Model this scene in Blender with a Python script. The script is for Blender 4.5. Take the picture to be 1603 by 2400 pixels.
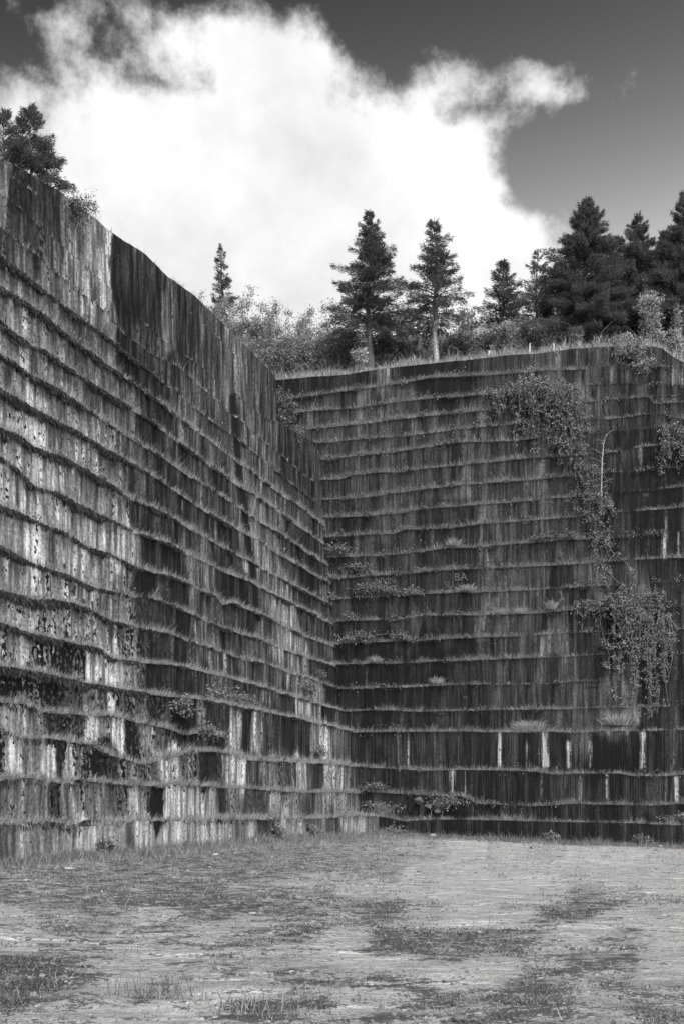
import bpy, math, random
import numpy as np
from math import radians, sin, cos, pi
random.seed(7); RNG = np.random.default_rng(11)
for o in list(bpy.data.objects): bpy.data.objects.remove(o)
S = bpy.context.scene
COL = S.collection
# ------------------------------------------------------------------ camera
CAMZ = 1.6; F = 2860.0; CX = 801.5; HZ = 1885.0     # focal length and horizon measured on the 1603 x 2400 photograph
cd = bpy.data.cameras.new('camera'); cam = bpy.data.objects.new('camera', cd); COL.objects.link(cam)
cd.sensor_fit = 'HORIZONTAL'; cd.sensor_width = 24.0; cd.lens = 24.0 * F / 1603.0
cd.shift_y = (HZ - 1200.0) / 1603.0; cd.clip_start = .1; cd.clip_end = 3000
cam.location = (0, 0, CAMZ); cam.rotation_euler = (radians(90), 0, 0)
S.camera = cam
# ------------------------------------------------------------------ sun, sky, exposure
SUN = np.array([.205, -.595, .775]); SUN = SUN / np.linalg.norm(SUN)
sl = bpy.data.lights.new('sun', 'SUN'); sl.energy = 4.6; sl.angle = radians(.5); sl.color = (1, .99, .97)
so = bpy.data.objects.new('sun', sl); COL.objects.link(so); so.location = (30, -30, 60)
from mathutils import Vector
so.rotation_euler = Vector(SUN).to_track_quat('Z', 'Y').to_euler()
S.view_settings.view_transform = 'Standard'; S.view_settings.look = 'None'
S.view_settings.exposure = 0.12; S.view_settings.gamma = 1.0
W = bpy.data.worlds.new('World'); S.world = W; W.use_nodes = True
SKY_STRENGTH = .1
CLOUDS = [  # x, y, half widths, weight, in photograph pixels turned into directions below
 (620,430,430,290,1.5),(350,500,340,190,1.25),(900,540,320,230,1.3),(560,130,190,150,.78),(690,170,150,130,.55),
 (250,390,200,120,.6),(1000,310,150,150,.6),(1150,150,190,75,.66),(1290,205,120,80,.56),(1190,310,120,60,.42),
 (120,95,80,60,.46),(430,50,140,90,.55),(20,260,80,50,.55),(150,225,130,60,.26),(650,680,420,150,1.2),(1080,600,150,110,.75),
 (380,180,90,34,-.5),(470,130,40,30,-.2),(1085,268,80,42,-.75),(905,165,60,40,-.35),(60,120,70,80,-.2),(1250,430,70,80,-.7),(890,50,100,80,-.75),(1180,440,60,60,-.5),(1560,330,130,260,-.45),(1420,70,90,60,-.3),(1345,238,80,46,.45),(270,90,70,70,-.15)]
def build_world():
    nt = W.node_tree; nt.nodes.clear(); N = nt.nodes.new; L = nt.links.new
    out = N('ShaderNodeOutputWorld'); bg = N('ShaderNodeBackground'); L(bg.outputs[0], out.inputs[0])
    bg.inputs[1].default_value = SKY_STRENGTH
    sky = N('ShaderNodeTexSky'); sky.sky_type = 'NISHITA'; sky.sun_disc = False
    sky.sun_elevation = math.asin(SUN[2]); sky.sun_rotation = math.atan2(SUN[0], SUN[1])
    sky.air_density = 1.0; sky.dust_density = 2.2; sky.ozone_density = 1.0
    sep = N('ShaderNodeSeparateColor'); L(sky.outputs[0], sep.inputs[0])     # red-filtered black and white film
    tc = N('ShaderNodeTexCoord'); sx = N('ShaderNodeSeparateXYZ'); L(tc.outputs['Generated'], sx.inputs[0])
    def M(op, a, b=None, c=None, clamp=False):
        m = N('ShaderNodeMath'); m.operation = op; m.use_clamp = clamp
        for i, v in enumerate((a, b, c)):
            if v is None: continue
            if isinstance(v, (int, float)): m.inputs[i].default_value = v
            else: L(v, m.inputs[i])
        return m.outputs[0]
    ay = M('MAXIMUM', M('ABSOLUTE', sx.outputs[1]), .05)
    a = M('DIVIDE', sx.outputs[0], ay); b = M('DIVIDE', sx.outputs[2], ay)
    def noise(scale, detail, rough, w):
        n = N('ShaderNodeTexNoise'); n.noise_dimensions = '4D'
        n.inputs['Scale'].default_value = scale; n.inputs['Detail'].default_value = detail
        n.inputs['Roughness'].default_value = rough; n.inputs['W'].default_value = w
        L(tc.outputs['Generated'], n.inputs['Vector']); return n.outputs[0]
    wx = M('MULTIPLY_ADD', noise(9, 3, .55, 1.3), .10, -.05); wy = M('MULTIPLY_ADD', noise(9, 3, .55, 5.1), .08, -.04)
    cb = N('ShaderNodeCombineXYZ'); L(M('ADD', a, wx), cb.inputs[0]); L(M('ADD', b, wy), cb.inputs[1])
    acc = None
    for (x, y, rx, ry, w) in CLOUDS:
        s = N('ShaderNodeVectorMath'); s.operation = 'SUBTRACT'; L(cb.outputs[0], s.inputs[0])
        s.inputs[1].default_value = ((x - CX) / F, (HZ - y) / F, 0)
        m = N('ShaderNodeVectorMath'); m.operation = 'MULTIPLY'; L(s.outputs[0], m.inputs[0])
        m.inputs[1].default_value = (F / rx, F / ry, 0)
        d = N('ShaderNodeVectorMath'); d.operation = 'DOT_PRODUCT'; L(m.outputs[0], d.inputs[0]); L(m.outputs[0], d.inputs[1])
        e = M('EXPONENT', M('MULTIPLY', d.outputs['Value'], -1.0))
        acc = M('MULTIPLY', e, w) if acc is None else M('MULTIPLY_ADD', e, w, acc)
    n1 = noise(13, 10, .66, 2.2); n2 = noise(40, 6, .6, 8.0)
    D = M('ADD', acc, M('ADD', M('MULTIPLY_ADD', n1, 3.2, -1.6), M('MULTIPLY_ADD', n2, 1.1, -.55)))
    mr = N('ShaderNodeMapRange'); mr.interpolation_type = 'SMOOTHSTEP'; L(D, mr.inputs[0])
    mr.inputs[1].default_value = .27; mr.inputs[2].default_value = 1.25
    pol = M('EXPONENT', M('MINIMUM', M('MAXIMUM', M('MULTIPLY_ADD', M('SUBTRACT', sx.outputs[2], .48), -10.0, M('MULTIPLY', M('MINIMUM', M('MAXIMUM', a, -.5), .5), 1.15)), -1.2), 1.1))   # polarised sky, deeper overhead
    skyv = M('MULTIPLY', M('MULTIPLY', M('POWER', sep.outputs[0], 1.5), pol), SKY_GAIN)
    shade = M('MULTIPLY_ADD', noise(8, 7, .6, 3.3), 1.15, .44)
    cl = M('MULTIPLY', shade, CLOUD / SKY_STRENGTH)
    v = N('ShaderNodeMix'); v.data_type = 'FLOAT'; L(mr.outputs[0], v.inputs[0]); L(skyv, v.inputs[2]); L(cl, v.inputs[3])
    rgb = N('ShaderNodeCombineColor')
    for i in range(3): L(v.outputs[0], rgb.inputs[i])
    L(rgb.outputs[0], bg.inputs[0])
SKY_GAIN = 1.2; CLOUD = .86
build_world()
W.cycles.sampling_method = 'MANUAL'; W.cycles.sample_map_resolution = 512
# ------------------------------------------------------------------ helpers
def mesh_obj(name, V, faces, mat, parent=None, attrs=None, smooth=False, loc=None):
    """faces: list of int arrays (n,k). One mesh object; V in world metres, moved to be relative to the parent."""
    V = np.asarray(V, dtype=np.float64)
    base = np.array(parent.location if parent is not None else (loc if loc is not None else (0, 0, 0)), dtype=np.float64)
    if parent is not None and parent.parent is not None: base = base + np.array(parent.parent.location)
    me = bpy.data.meshes.new(name)
    me.vertices.add(len(V)); me.vertices.foreach_set('co', (V - base).astype(np.float32).ravel())
    faces = [np.asarray(f, dtype=np.int32) for f in faces if len(f)]
    loops = np.concatenate([f.ravel() for f in faces])
    tot = np.concatenate([np.full(len(f), f.shape[1], np.int32) for f in faces])
    start = np.concatenate([[0], np.cumsum(tot)[:-1]]).astype(np.int32)
    me.loops.add(len(loops)); me.loops.foreach_set('vertex_index', loops)
    me.polygons.add(len(tot)); me.polygons.foreach_set('loop_start', start); me.polygons.foreach_set('loop_total', tot)
    if smooth: me.polygons.foreach_set('use_smooth', np.ones(len(tot), bool))
    me.update(calc_edges=True)
    for k, a in (attrs or {}).items():
        a = np.asarray(a, dtype=np.float32)
        if a.ndim == 1:
            at = me.attributes.new(k, 'FLOAT', 'POINT'); at.data.foreach_set('value', a)
        else:
            at = me.attributes.new(k, 'FLOAT_VECTOR', 'POINT'); at.data.foreach_set('vector', a.ravel())
    me.materials.append(mat)
    o = bpy.data.objects.new(name, me); COL.objects.link(o)
    if parent is not None: o.parent = parent
    elif loc is not None: o.location = loc
    return o
def thing(name, label, cat, loc, group=None):
    o = bpy.data.objects.new(name, None); COL.objects.link(o); o.location = [float(v) for v in loc]
    o.empty_display_size = .3; tag(o, label, cat, group); return o
def tag(o, label=None, cat=None, group=None, kind=None):
    if label: o['label'] = label
    if cat: o['category'] = cat
    if group: o['group'] = group
    if kind: o['kind'] = kind
    return o
def _h(ix, iy, seed):
    n = (ix.astype(np.int64) * 374761393 + iy.astype(np.int64) * 668265263 + seed * 1442695041) & 0x7fffffff
    n = ((n ^ (n >> 13)) * 1274126177) & 0x7fffffff
    n = (n ^ (n >> 16)) & 0xffff
    return n / 65535.0
def vnoise(x, y, seed=0):
    x = np.asarray(x, float); y = np.asarray(y, float) + 0 * x; x = x + 0 * y
    ix = np.floor(x); iy = np.floor(y); fx = x - ix; fy = y - iy
    fx = fx * fx * (3 - 2 * fx); fy = fy * fy * (3 - 2 * fy)
    a = _h(ix, iy, seed); b = _h(ix + 1, iy, seed); c = _h(ix, iy + 1, seed); d = _h(ix + 1, iy + 1, seed)
    return (a * (1 - fx) + b * fx) * (1 - fy) + (c * (1 - fx) + d * fx) * fy
def fbm(x, y, seed=0, octv=4, g=.5):
    t = 0; amp = 1; tot = 0
    for i in range(octv):
        t = t + amp * (vnoise(np.asarray(x) * 2 ** i, np.asarray(y) * 2 ** i, seed + i * 17) - .5); tot += amp; amp *= g
    return t / tot * 2                                      # about -1..1
def s2l(c):
    c = np.asarray(c, float); return np.where(c < .04045, c / 12.92, ((c + .055) / 1.055) ** 2.4)
def smooth01(x): x = np.clip(x, 0, 1); return x * x * (3 - 2 * x)
# ------------------------------------------------------------------ materials (all grey: the picture is black and white)
class NT:
    def __init__(s, name):
        s.m = bpy.data.materials.new(name); s.m.use_nodes = True; s.t = s.m.node_tree; s.t.nodes.clear()
        s.out = s.N('ShaderNodeOutputMaterial'); s.L = s.t.links.new
    def N(s, k): return s.t.nodes.new(k)
    def M(s, op, a, b=None, c=None, clamp=False):
        m = s.N('ShaderNodeMath'); m.operation = op; m.use_clamp = clamp
        for i, v in enumerate((a, b, c)):
            if v is None: continue
            if isinstance(v, (int, float)): m.inputs[i].default_value = v
            else: s.L(v, m.inputs[i])
        return m.outputs[0]
    def attr(s, n, o='Fac'):
        a = s.N('ShaderNodeAttribute'); a.attribute_name = n; return a.outputs[o]
    def xyz(s, a, b, c):
        n = s.N('ShaderNodeCombineXYZ')
        for i, v in enumerate((a, b, c)):
            if isinstance(v, (int, float)): n.inputs[i].default_value = v
            else: s.L(v, n.inputs[i])
        return n.outputs[0]
    def noise(s, vec, scale=1.0, detail=4, rough=.55):
        n = s.N('ShaderNodeTexNoise'); n.inputs['Scale'].default_value = scale
        n.inputs['Detail'].default_value = detail; n.inputs['Roughness'].default_value = rough
        if vec is not None: s.L(vec, n.inputs['Vector'])
        return n.outputs[0]
    def step(s, v, lo, hi):
        m = s.N('ShaderNodeMapRange'); m.interpolation_type = 'SMOOTHSTEP'; s.L(v, m.inputs[0])
        m.inputs[1].default_value = lo; m.inputs[2].default_value = hi; return m.outputs[0]
    def mix(s, f, a, b):
        m = s.N('ShaderNodeMix'); m.data_type = 'FLOAT'
        for i, v in ((0, f), (2, a), (3, b)):
            if isinstance(v, (int, float)): m.inputs[i].default_value = v
            else: s.L(v, m.inputs[i])
        return m.outputs[0]
    def grey(s, v):
        c = s.N('ShaderNodeCombineColor')
        for i in range(3):
            if isinstance(v, (int, float)): c.inputs[i].default_value = v
            else: s.L(v, c.inputs[i])
        return c.outputs[0]
    def finish(s, alb, rough=.9, spec=.2, bump=None, bd=.02, bs=1.0, trans=0):
        p = s.N('ShaderNodeBsdfPrincipled'); s.L(s.grey(alb), p.inputs['Base Color'])
        p.inputs['Roughness'].default_value = rough; p.inputs['Specular IOR Level'].default_value = spec
        if bump is not None:
            b = s.N('ShaderNodeBump'); b.inputs['Distance'].default_value = bd; b.inputs['Strength'].default_value = bs
            s.L(bump, b.inputs['Height']); s.L(b.outputs[0], p.inputs['Normal'])
        sh = p.outputs[0]
        if trans:
            t = s.N('ShaderNodeBsdfTranslucent'); s.L(s.grey(alb), t.inputs[0]); m = s.N('ShaderNodeMixShader')
            m.inputs[0].default_value = trans; s.L(sh, m.inputs[1]); s.L(t.outputs[0], m.inputs[2]); sh = m.outputs[0]
        s.L(sh, s.out.inputs[0]); return s.m
def rock_material(name, ca, cb, cc, dark, light, fa, fb, f3, spec=.06):
    """sawn stone: soft streaks of many widths running down over several ledges, crisp black water stains, black lichen, washed pale streaks"""
    k = NT(name); sp = k.N('ShaderNodeSeparateXYZ'); k.L(k.attr('wall', 'Vector'), sp.inputs[0]); u, h, fr = sp.outputs
    st = k.N('ShaderNodeSeparateXYZ'); k.L(k.attr('stain', 'Vector'), st.inputs[0]); tone, lich, pale = st.outputs
    bn = k.attr('bench'); crack = k.attr('crack')
    def streak(fu, fh, fb, ph, detail, rough): return k.noise(k.xyz(k.M('MULTIPLY_ADD', u, fu, ph), k.M('MULTIPLY_ADD', h, fh, k.M('MULTIPLY', bn, fb)), ph), 1, detail, rough)
    na = streak(fa, .09, .10, 0., 7, .66); nb = streak(fb, .40, .55, 3.1, 4, .62)
    nc = streak(1.0, .16, .30, 17.3, 8, .68); nd = streak(1.5, .16, .30, 41.7, 8, .68)
    n3 = k.noise(k.xyz(k.M('MULTIPLY', u, f3), k.M('MULTIPLY', h, 9), bn), 1, 5, .68)
    n4 = k.noise(k.xyz(k.M('MULTIPLY', u, 6.0), k.M('MULTIPLY', h, 5.0), bn), 1, 6, .68)
    def c(n, g): return k.M('MULTIPLY_ADD', n, g, -.5 * g)
    sm = k.M('ADD', k.M('ADD', c(na, ca), c(nb, cb)), c(n3, cc))
    con = k.attr('contrast'); alb = k.M('MULTIPLY', tone, k.M('POWER', 2.0, k.M('MULTIPLY', sm, con)))
    alb = k.M('MULTIPLY', alb, k.mix(k.M('MULTIPLY', k.step(k.M('ADD', nc, c(n3, .12)), .53, .62), k.step(con, .5, 1.0)), 1.0, dark))
    alb = k.M('MULTIPLY', alb, k.mix(k.step(k.M('ADD', nd, c(n3, .2)), .56, .72), 1.0, light))
    pf = k.step(k.M('MULTIPLY', pale, k.M('ADD', 1.0, k.M('ADD', c(nb, 4.5), c(n3, 2.2)))), .12, 1.0)
    alb = k.mix(pf, alb, .29)
    lf = k.step(k.M('ADD', lich, k.M('ADD', c(n4, 3.4), k.M('ADD', c(nb, 2.4), c(n3, 1.6)))), .50, .60)
    alb = k.mix(lf, alb, .008)
    alb = k.mix(k.M('MULTIPLY', k.step(n3, .70, .76), .22), alb, .35)          # pale flecks
    cf = k.step(k.M('ADD', crack, c(n3, .06)), .025, .075); alb = k.mix(cf, .010, alb)
    alb = k.M('MINIMUM', k.M('MAXIMUM', alb, .007), .52)
    return k.finish(alb, .88, spec, k.M('ADD', k.M('MULTIPLY', nb, .4), n3), .03, .8)
M_ROCK_L = rock_material('quarried sandstone', 5.0, 10.0, 5.0, .48, 1.25, 1.8, 3.6, 6.0)
M_ROCK_R = rock_material('dark weathered sandstone', 7.5, 6.0, 3.6, .5, 1.7, 1.8, 8.0, 13.)
def leaf_material(name, lo, hi, trans=.25, rough=.55, spec=.35):
    k = NT(name); return k.finish(k.mix(k.attr('shade'), lo, hi), rough, spec, trans=trans)
M_GRASS = leaf_material('dry grass', .06, .62, .45, .8, .1)
M_TURF = leaf_material('short grass', .05, .40, .4, .8, .1)
M_MOSS = leaf_material('hanging moss', .010, .05, .1, .9, .05)
M_FIR = leaf_material('fir needles', .045, .18, .25, .7, .10)
M_ALDER = leaf_material('alder leaves', .10, .36, .4, .6, .15)
M_BRAMBLE = leaf_material('bramble leaves', .03, .24, .25, .6, .12)
M_BRIGHT = leaf_material('pale leaves', .14, .42, .3, .5, .4)
def solid(name, a, b, sc=8, rough=.85):
    k = NT(name); tc = k.N('ShaderNodeTexCoord'); n = k.noise(tc.outputs['Object'], sc, 5, .6)
    return k.finish(k.mix(k.step(n, .3, .7), a, b), rough, .2, n, .02, .6)
M_BARK = solid('dark bark', .05, .14, 12); M_PALEBARK = solid('pale bark', .13, .32, 12); M_STEM = solid('vine stem', .10, .30, 20)
M_STONE = solid('pale stone', .10, .26, 6); M_DARKSTONE = solid('weathered stone', .03, .10, 6); M_SOIL = solid('hilltop soil', .05, .13, 1.5); M_POST = solid('weathered post', .35, .6, 10); M_WIRE = solid('wire', .2, .3, 10, .5)
# ------------------------------------------------------------------ the two quarry faces, traced bench by bench
ANG = radians(16.35)
DL = np.array([sin(ANG), cos(ANG)])          # along the left face, away from the camera
NL = np.array([-cos(ANG), sin(ANG)])         # into the rock of the left face
P0 = np.array([(0 - CX) / F, 1.0]) * (CAMZ * F / 156.0)
kx = (887 - CX) / F                           # foot of the corner
T0 = (kx * P0[1] - P0[0]) / (DL[0] - kx * DL[1]); PC = P0 + T0 * DL
DR = -NL; NR = DL                             # along / into the right face
def plan_hit(px, org, nin, s):
    """where the sight line through column px meets the vertical plane s metres inside a face, in plan"""
    d = np.stack([(np.asarray(px, float) - CX) / F, np.ones_like(np.asarray(px, float))], -1)
    lam = (np.dot(org, nin) + s) / (d @ nin)
    return d * lam[..., None]
def on_face(px, py, side, s):
    org, along, nin = (P0, DL, NL) if side == 'L' else (PC, DR, NR)
    q = plan_hit(px, org, nin, s)
    return (q - org) @ along, CAMZ + (HZ - np.asarray(py, float)) / F * q[..., 1]
def world(side, t, s, h):
    org, along, nin = (P0, DL, NL) if side == 'L' else (PC, DR, NR)
    t = np.asarray(t, float); s = np.asarray(s, float) + 0 * t
    q = org + t[..., None] * along + s[..., None] * nin
    return np.concatenate([q, (np.asarray(h, float) + 0 * t)[..., None]], -1)
def to_px(V): return CX + F * V[..., 0] / V[..., 1], HZ - F * (V[..., 2] - CAMZ) / V[..., 1]
def pts(s): a = [float(v) for v in s.replace(';', ' ').replace(',', ' ').split()]; return np.array(a).reshape(-1, 2)
LEFT = [  # bottom to top: outer edge of each ledge
 ('0,2041 102,2025 245,2008 357,2008 510,1995 612,1985 714,1974 800,1967 887,1960', 0),
 ('0,1932 60,1930 105,1927 150,1930 185,1939 220,1936 285,1933 300,1925 330,1924 392,1926 439,1923 510,1921 680,1920 780,1917 830,1912 887,1914', 0),
 ('0,1829 45,1822 75,1822 105,1830 140,1836 175,1827 225,1832 275,1839 312,1841 355,1842 380,1846 400,1838 454,1842 512,1846 580,1848 642,1853 717,1858 785,1856 840,1860', 1.45),
 ('0,1711 25,1719 50,1730 120,1730 175,1739 217,1746 235,1760 265,1772 287,1780 332,1793 370,1780 392,1773 447,1763 492,1761 532,1766 577,1781 607,1783 667,1786 784,1791 840,1798', 1.5),
 ('0,1646 52,1648 70,1658 100,1668 170,1673 200,1676 250,1676 300,1688 350,1698 392,1708 427,1723 454,1719 500,1723 524,1727 536,1763 577,1780 607,1782 667,1785 784,1790 840,1797', 2.05),
 ('0,1562 95,1578 140,1588 192,1601 237,1608 292,1618 327,1623 392,1632 462,1638 517,1648 577,1661 632,1671 680,1681 722,1691 784,1705', 2.12),
 ('0,1461 52,1481 92,1491 175,1509 225,1519 250,1541 287,1549 320,1551 365,1556 392,1557 442,1566 510,1583 567,1598 627,1616 662,1626 752,1653 782,1661 815,1670', 2.9),
 ('0,1384 37,1394 70,1407 112,1404 162,1414 207,1429 250,1454 312,1469 392,1484 442,1504 492,1519 532,1533 565,1546 630,1558 677,1578 720,1588 750,1601 787,1613', 3.2),
 ('0,1282 50,1312 107,1334 150,1347 210,1377 262,1387 312,1399 355,1402 392,1415 442,1437 472,1452 517,1472 607,1499 645,1514 672,1526 705,1538 747,1551 777,1560', 3.4),
 ('0,1187 55,1209 100,1232 135,1242 200,1284 250,1297 307,1327 357,1342 392,1349 437,1367 472,1387 502,1397 522,1417 540,1412 592,1434 627,1449 664,1467 712,1492 768,1511', 3.52),
 ('0,1075 40,1105 75,1142 130,1154 195,1189 242,1212 272,1227 312,1247 392,1274 432,1297 484,1319 532,1344 587,1364 617,1384 680,1414 742,1444 760,1457', 3.64),
 ('0,1007 37,1020 72,1047 140,1070 190,1097 225,1120 262,1139 292,1164 350,1189 392,1208 442,1239 504,1274 552,1302 582,1314 612,1334 642,1349 692,1377 722,1392 752,1408', 3.76),
 ('0,915 27,930 87,965 145,995 182,1015 237,1050 280,1072 332,1102 375,1127 392,1139 440,1172 480,1199 537,1232 577,1254 607,1266 642,1294 687,1319 745,1354', 3.88),
 ('0,835 25,847 60,877 125,907 185,950 240,987 287,1017 350,1055 392,1080 417,1100 445,1120 472,1134 512,1159 552,1184 572,1202 602,1222 645,1247 687,1274 738,1308', 4.0),
 ('0,755 27,780 62,807 100,820 147,857 192,887 240,917 282,942 315,965 350,987 392,1018 440,1055 487,1090 532,1120 552,1137 567,1144 592,1159 617,1177 650,1199 690,1227 737,1261', 4.12),
 ('0,675 25,690 100,738 115,755 147,782 185,812 225,837 240,852 277,875 320,905 362,937 392,960 405,972 462,1012 492,1032 532,1065 557,1085 577,1097 622,1133 660,1162 712,1194 732,1213', 4.24),
 ('0,604 50,640 77,665 117,695 162,730 190,750 232,780 272,810 305,837 350,870 392,906 410,912 430,935 492,985 522,1007 545,1020 562,1035 577,1047 612,1075 655,1112 684,1134 731,1173', 4.36),
 ('0,532 32,557 77,590 105,615 135,642 225,712 252,735 287,780 362,832 392,845 419,860 482,917 510,940 535,967 565,985 610,1027 655,1065 707,1110 731,1126', 4.48),
 ('0,455 17,465 50,492 95,530 125,557 165,590 200,622 235,652 262,677 300,718 340,760 407,815 474,860 505,890 552,922 617,978 657,992 680,1007 714,1024 727,1037', 4.65),
 ('0,395 75,447 107,477 127,492 172,530 205,557 237,585 257,607 290,592 350,645 392,690 449,735 520,800 587,865 644,925', 4.72),
 ('-60,335 0,372 25,382 87,417 145,452 182,482 225,510 250,535 287,562 337,592 367,622 392,648 405,656 449,687 520,754 587,821 636,870 648,892', 4.76)]
RIGHT = [
 ('887,1960 950,1966 1072,1971 1230,1977 1466,1986 1603,1994', 0),
 ('887,1914 950,1925 992,1922 1072,1921 1211,1924 1386,1928 1486,1930 1603,1935', 0),
 ('840,1855 905,1858 1000,1864 1081,1866 1122,1884 1235,1889 1261,1889 1341,1884 1448,1886 1528,1888 1603,1884', 1.45),
 ('822,1796 905,1801 980,1806 1072,1805 1211,1806 1256,1809 1293,1815 1386,1813 1448,1813 1486,1819 1561,1819 1603,1815', 1.5),
 ('784,1704 820,1716 905,1716 1072,1714 1211,1717 1291,1715 1336,1718 1436,1714 1603,1711', 2.05),
 ('785,1669 895,1664 980,1668 1072,1666 1211,1663 1298,1663 1386,1660 1603,1655', 2.9),
 ('780,1615 867,1613 980,1610 1072,1604 1211,1604 1286,1603 1341,1597 1436,1595 1603,1594', 3.2),
 ('775,1559 855,1555 930,1555 1030,1550 1311,1540 1448,1531 1603,1532', 3.4),
 ('768,1510 867,1505 955,1502 1000,1500 1072,1496 1125,1493 1238,1490 1300,1485 1392,1480 1603,1475', 3.52),
 ('760,1458 835,1455 940,1451 992,1442 1070,1442 1120,1442 1250,1438 1350,1429 1556,1421 1603,1420', 3.64),
 ('752,1408 830,1402 930,1397 1055,1388 1120,1389 1225,1383 1300,1380 1392,1373 1461,1370 1523,1365 1603,1360', 3.76),
 ('745,1357 785,1357 867,1350 955,1345 1000,1339 1100,1333 1200,1330 1312,1324 1426,1316 1518,1310 1603,1307', 3.88),
 ('738,1308 840,1304 925,1300 1000,1291 1050,1284 1125,1283 1185,1276 1250,1272 1320,1265 1423,1262 1506,1254 1603,1244', 4.0),
 ('736,1261 845,1254 925,1250 945,1242 1057,1238 1125,1228 1215,1222 1275,1217 1352,1211 1436,1201 1486,1198 1603,1188', 4.12),
 ('732,1214 760,1213 855,1209 942,1202 1000,1192 1120,1182 1207,1177 1290,1168 1342,1164 1410,1157 1486,1150 1603,1140', 4.24),
 ('731,1173 840,1168 945,1153 1072,1137 1211,1127 1273,1122 1361,1112 1423,1107 1478,1105 1571,1096 1603,1094', 4.36),
 ('729,1126 805,1122 822,1115 875,1107 930,1107 992,1099 1072,1091 1211,1076 1273,1072 1311,1070 1376,1064 1451,1057 1506,1046 1561,1042 1603,1045', 4.48),
 ('728,1079 770,1076 830,1069 930,1059 1005,1047 1072,1037 1211,1033 1261,1025 1361,1016 1431,1010 1551,999 1603,1015', 4.6),
 ('640,1042 727,1037 780,1036 830,1030 945,1022 1005,1015 1072,1006 1211,993 1363,979 1423,982 1481,975 1536,969 1603,982', 4.72),
 ('640,1014 725,1006 780,1000 840,994 950,980 1072,967 1211,955 1361,944 1436,935 1523,930 1533,945 1603,942', 4.84),
 ('640,974 705,965 757,961 825,957 900,947 945,940 1017,932 1072,930 1211,916 1361,902 1406,901 1481,896 1516,906 1551,899 1603,902', 4.96),
 ('640,938 710,930 755,924 797,917 860,910 945,897 1005,885 1072,882 1150,878 1211,874 1278,867 1366,865 1451,853 1501,855 1573,860 1603,872', 5.1),
 ('600,894 680,887 740,882 820,876 905,862 1005,852 1072,845 1160,836 1211,830 1253,829 1348,816 1448,811 1530,812 1552,816 1572,832 1603,850 1660,866', 5.25)]
def make_lines(tab, side):
    out = []
    for i, (p, s) in enumerate(tab):
        p = pts(p); t, h = on_face(p[:, 0], p[:, 1], side, s); o = np.argsort(t); out.append((t[o], h[o], s))
    return out
LL = make_lines(LEFT, 'L'); RL = make_lines(RIGHT, 'R')
def line_h(lines, k, t, seed, rough=.028):
    h = np.interp(t, lines[k][0], lines[k][1])
    return h + (rough * fbm(np.asarray(t) * 1.7, k * 3.3, seed + k, 4, .6) if k > 0 else 0)
# floor: a smooth surface through the feet of both faces and level ground at the camera
_b = np.concatenate([world('L', LL[0][0], 0 * LL[0][0], LL[0][1]), world('R', RL[0][0], 0 * RL[0][0], RL[0][1]),
                     np.array([[x, y, 0.] for x in (-6, 0, 6) for y in (0, 8, 16, 24)])])
_A = lambda X, Y: np.stack([np.ones_like(X), X, Y, X * Y / 50, Y * Y / 50], -1)
FC = np.linalg.lstsq(_A(_b[:, 0], _b[:, 1]), _b[:, 2], rcond=None)[0]
def floor_h(X, Y):
    X = np.asarray(X, float); Y = np.asarray(Y, float) + 0 * X; X = X + 0 * Y
    dl = -((X - P0[0]) * NL[0] + (Y - P0[1]) * NL[1]); dr = -((X - PC[0]) * NR[0] + (Y - PC[1]) * NR[1])
    d = np.minimum(dl, dr)
    hh = _A(np.clip(X, -40, 30), np.clip(Y, -20, 70)) @ FC
    return hh + .05 * fbm(X * .35, Y * .35, 5, 4) * smooth01((Y - 2) / 8) + .16 * np.exp(-np.clip(d, 0, 50) / .9) * (1 + .8 * fbm(X * .8, Y * .8, 9, 3))
def anchors(s): a = [float(v) for v in s.replace(';', ' ').replace(',', ' ').split()]; return np.array(a).reshape(-1, 4)
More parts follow.
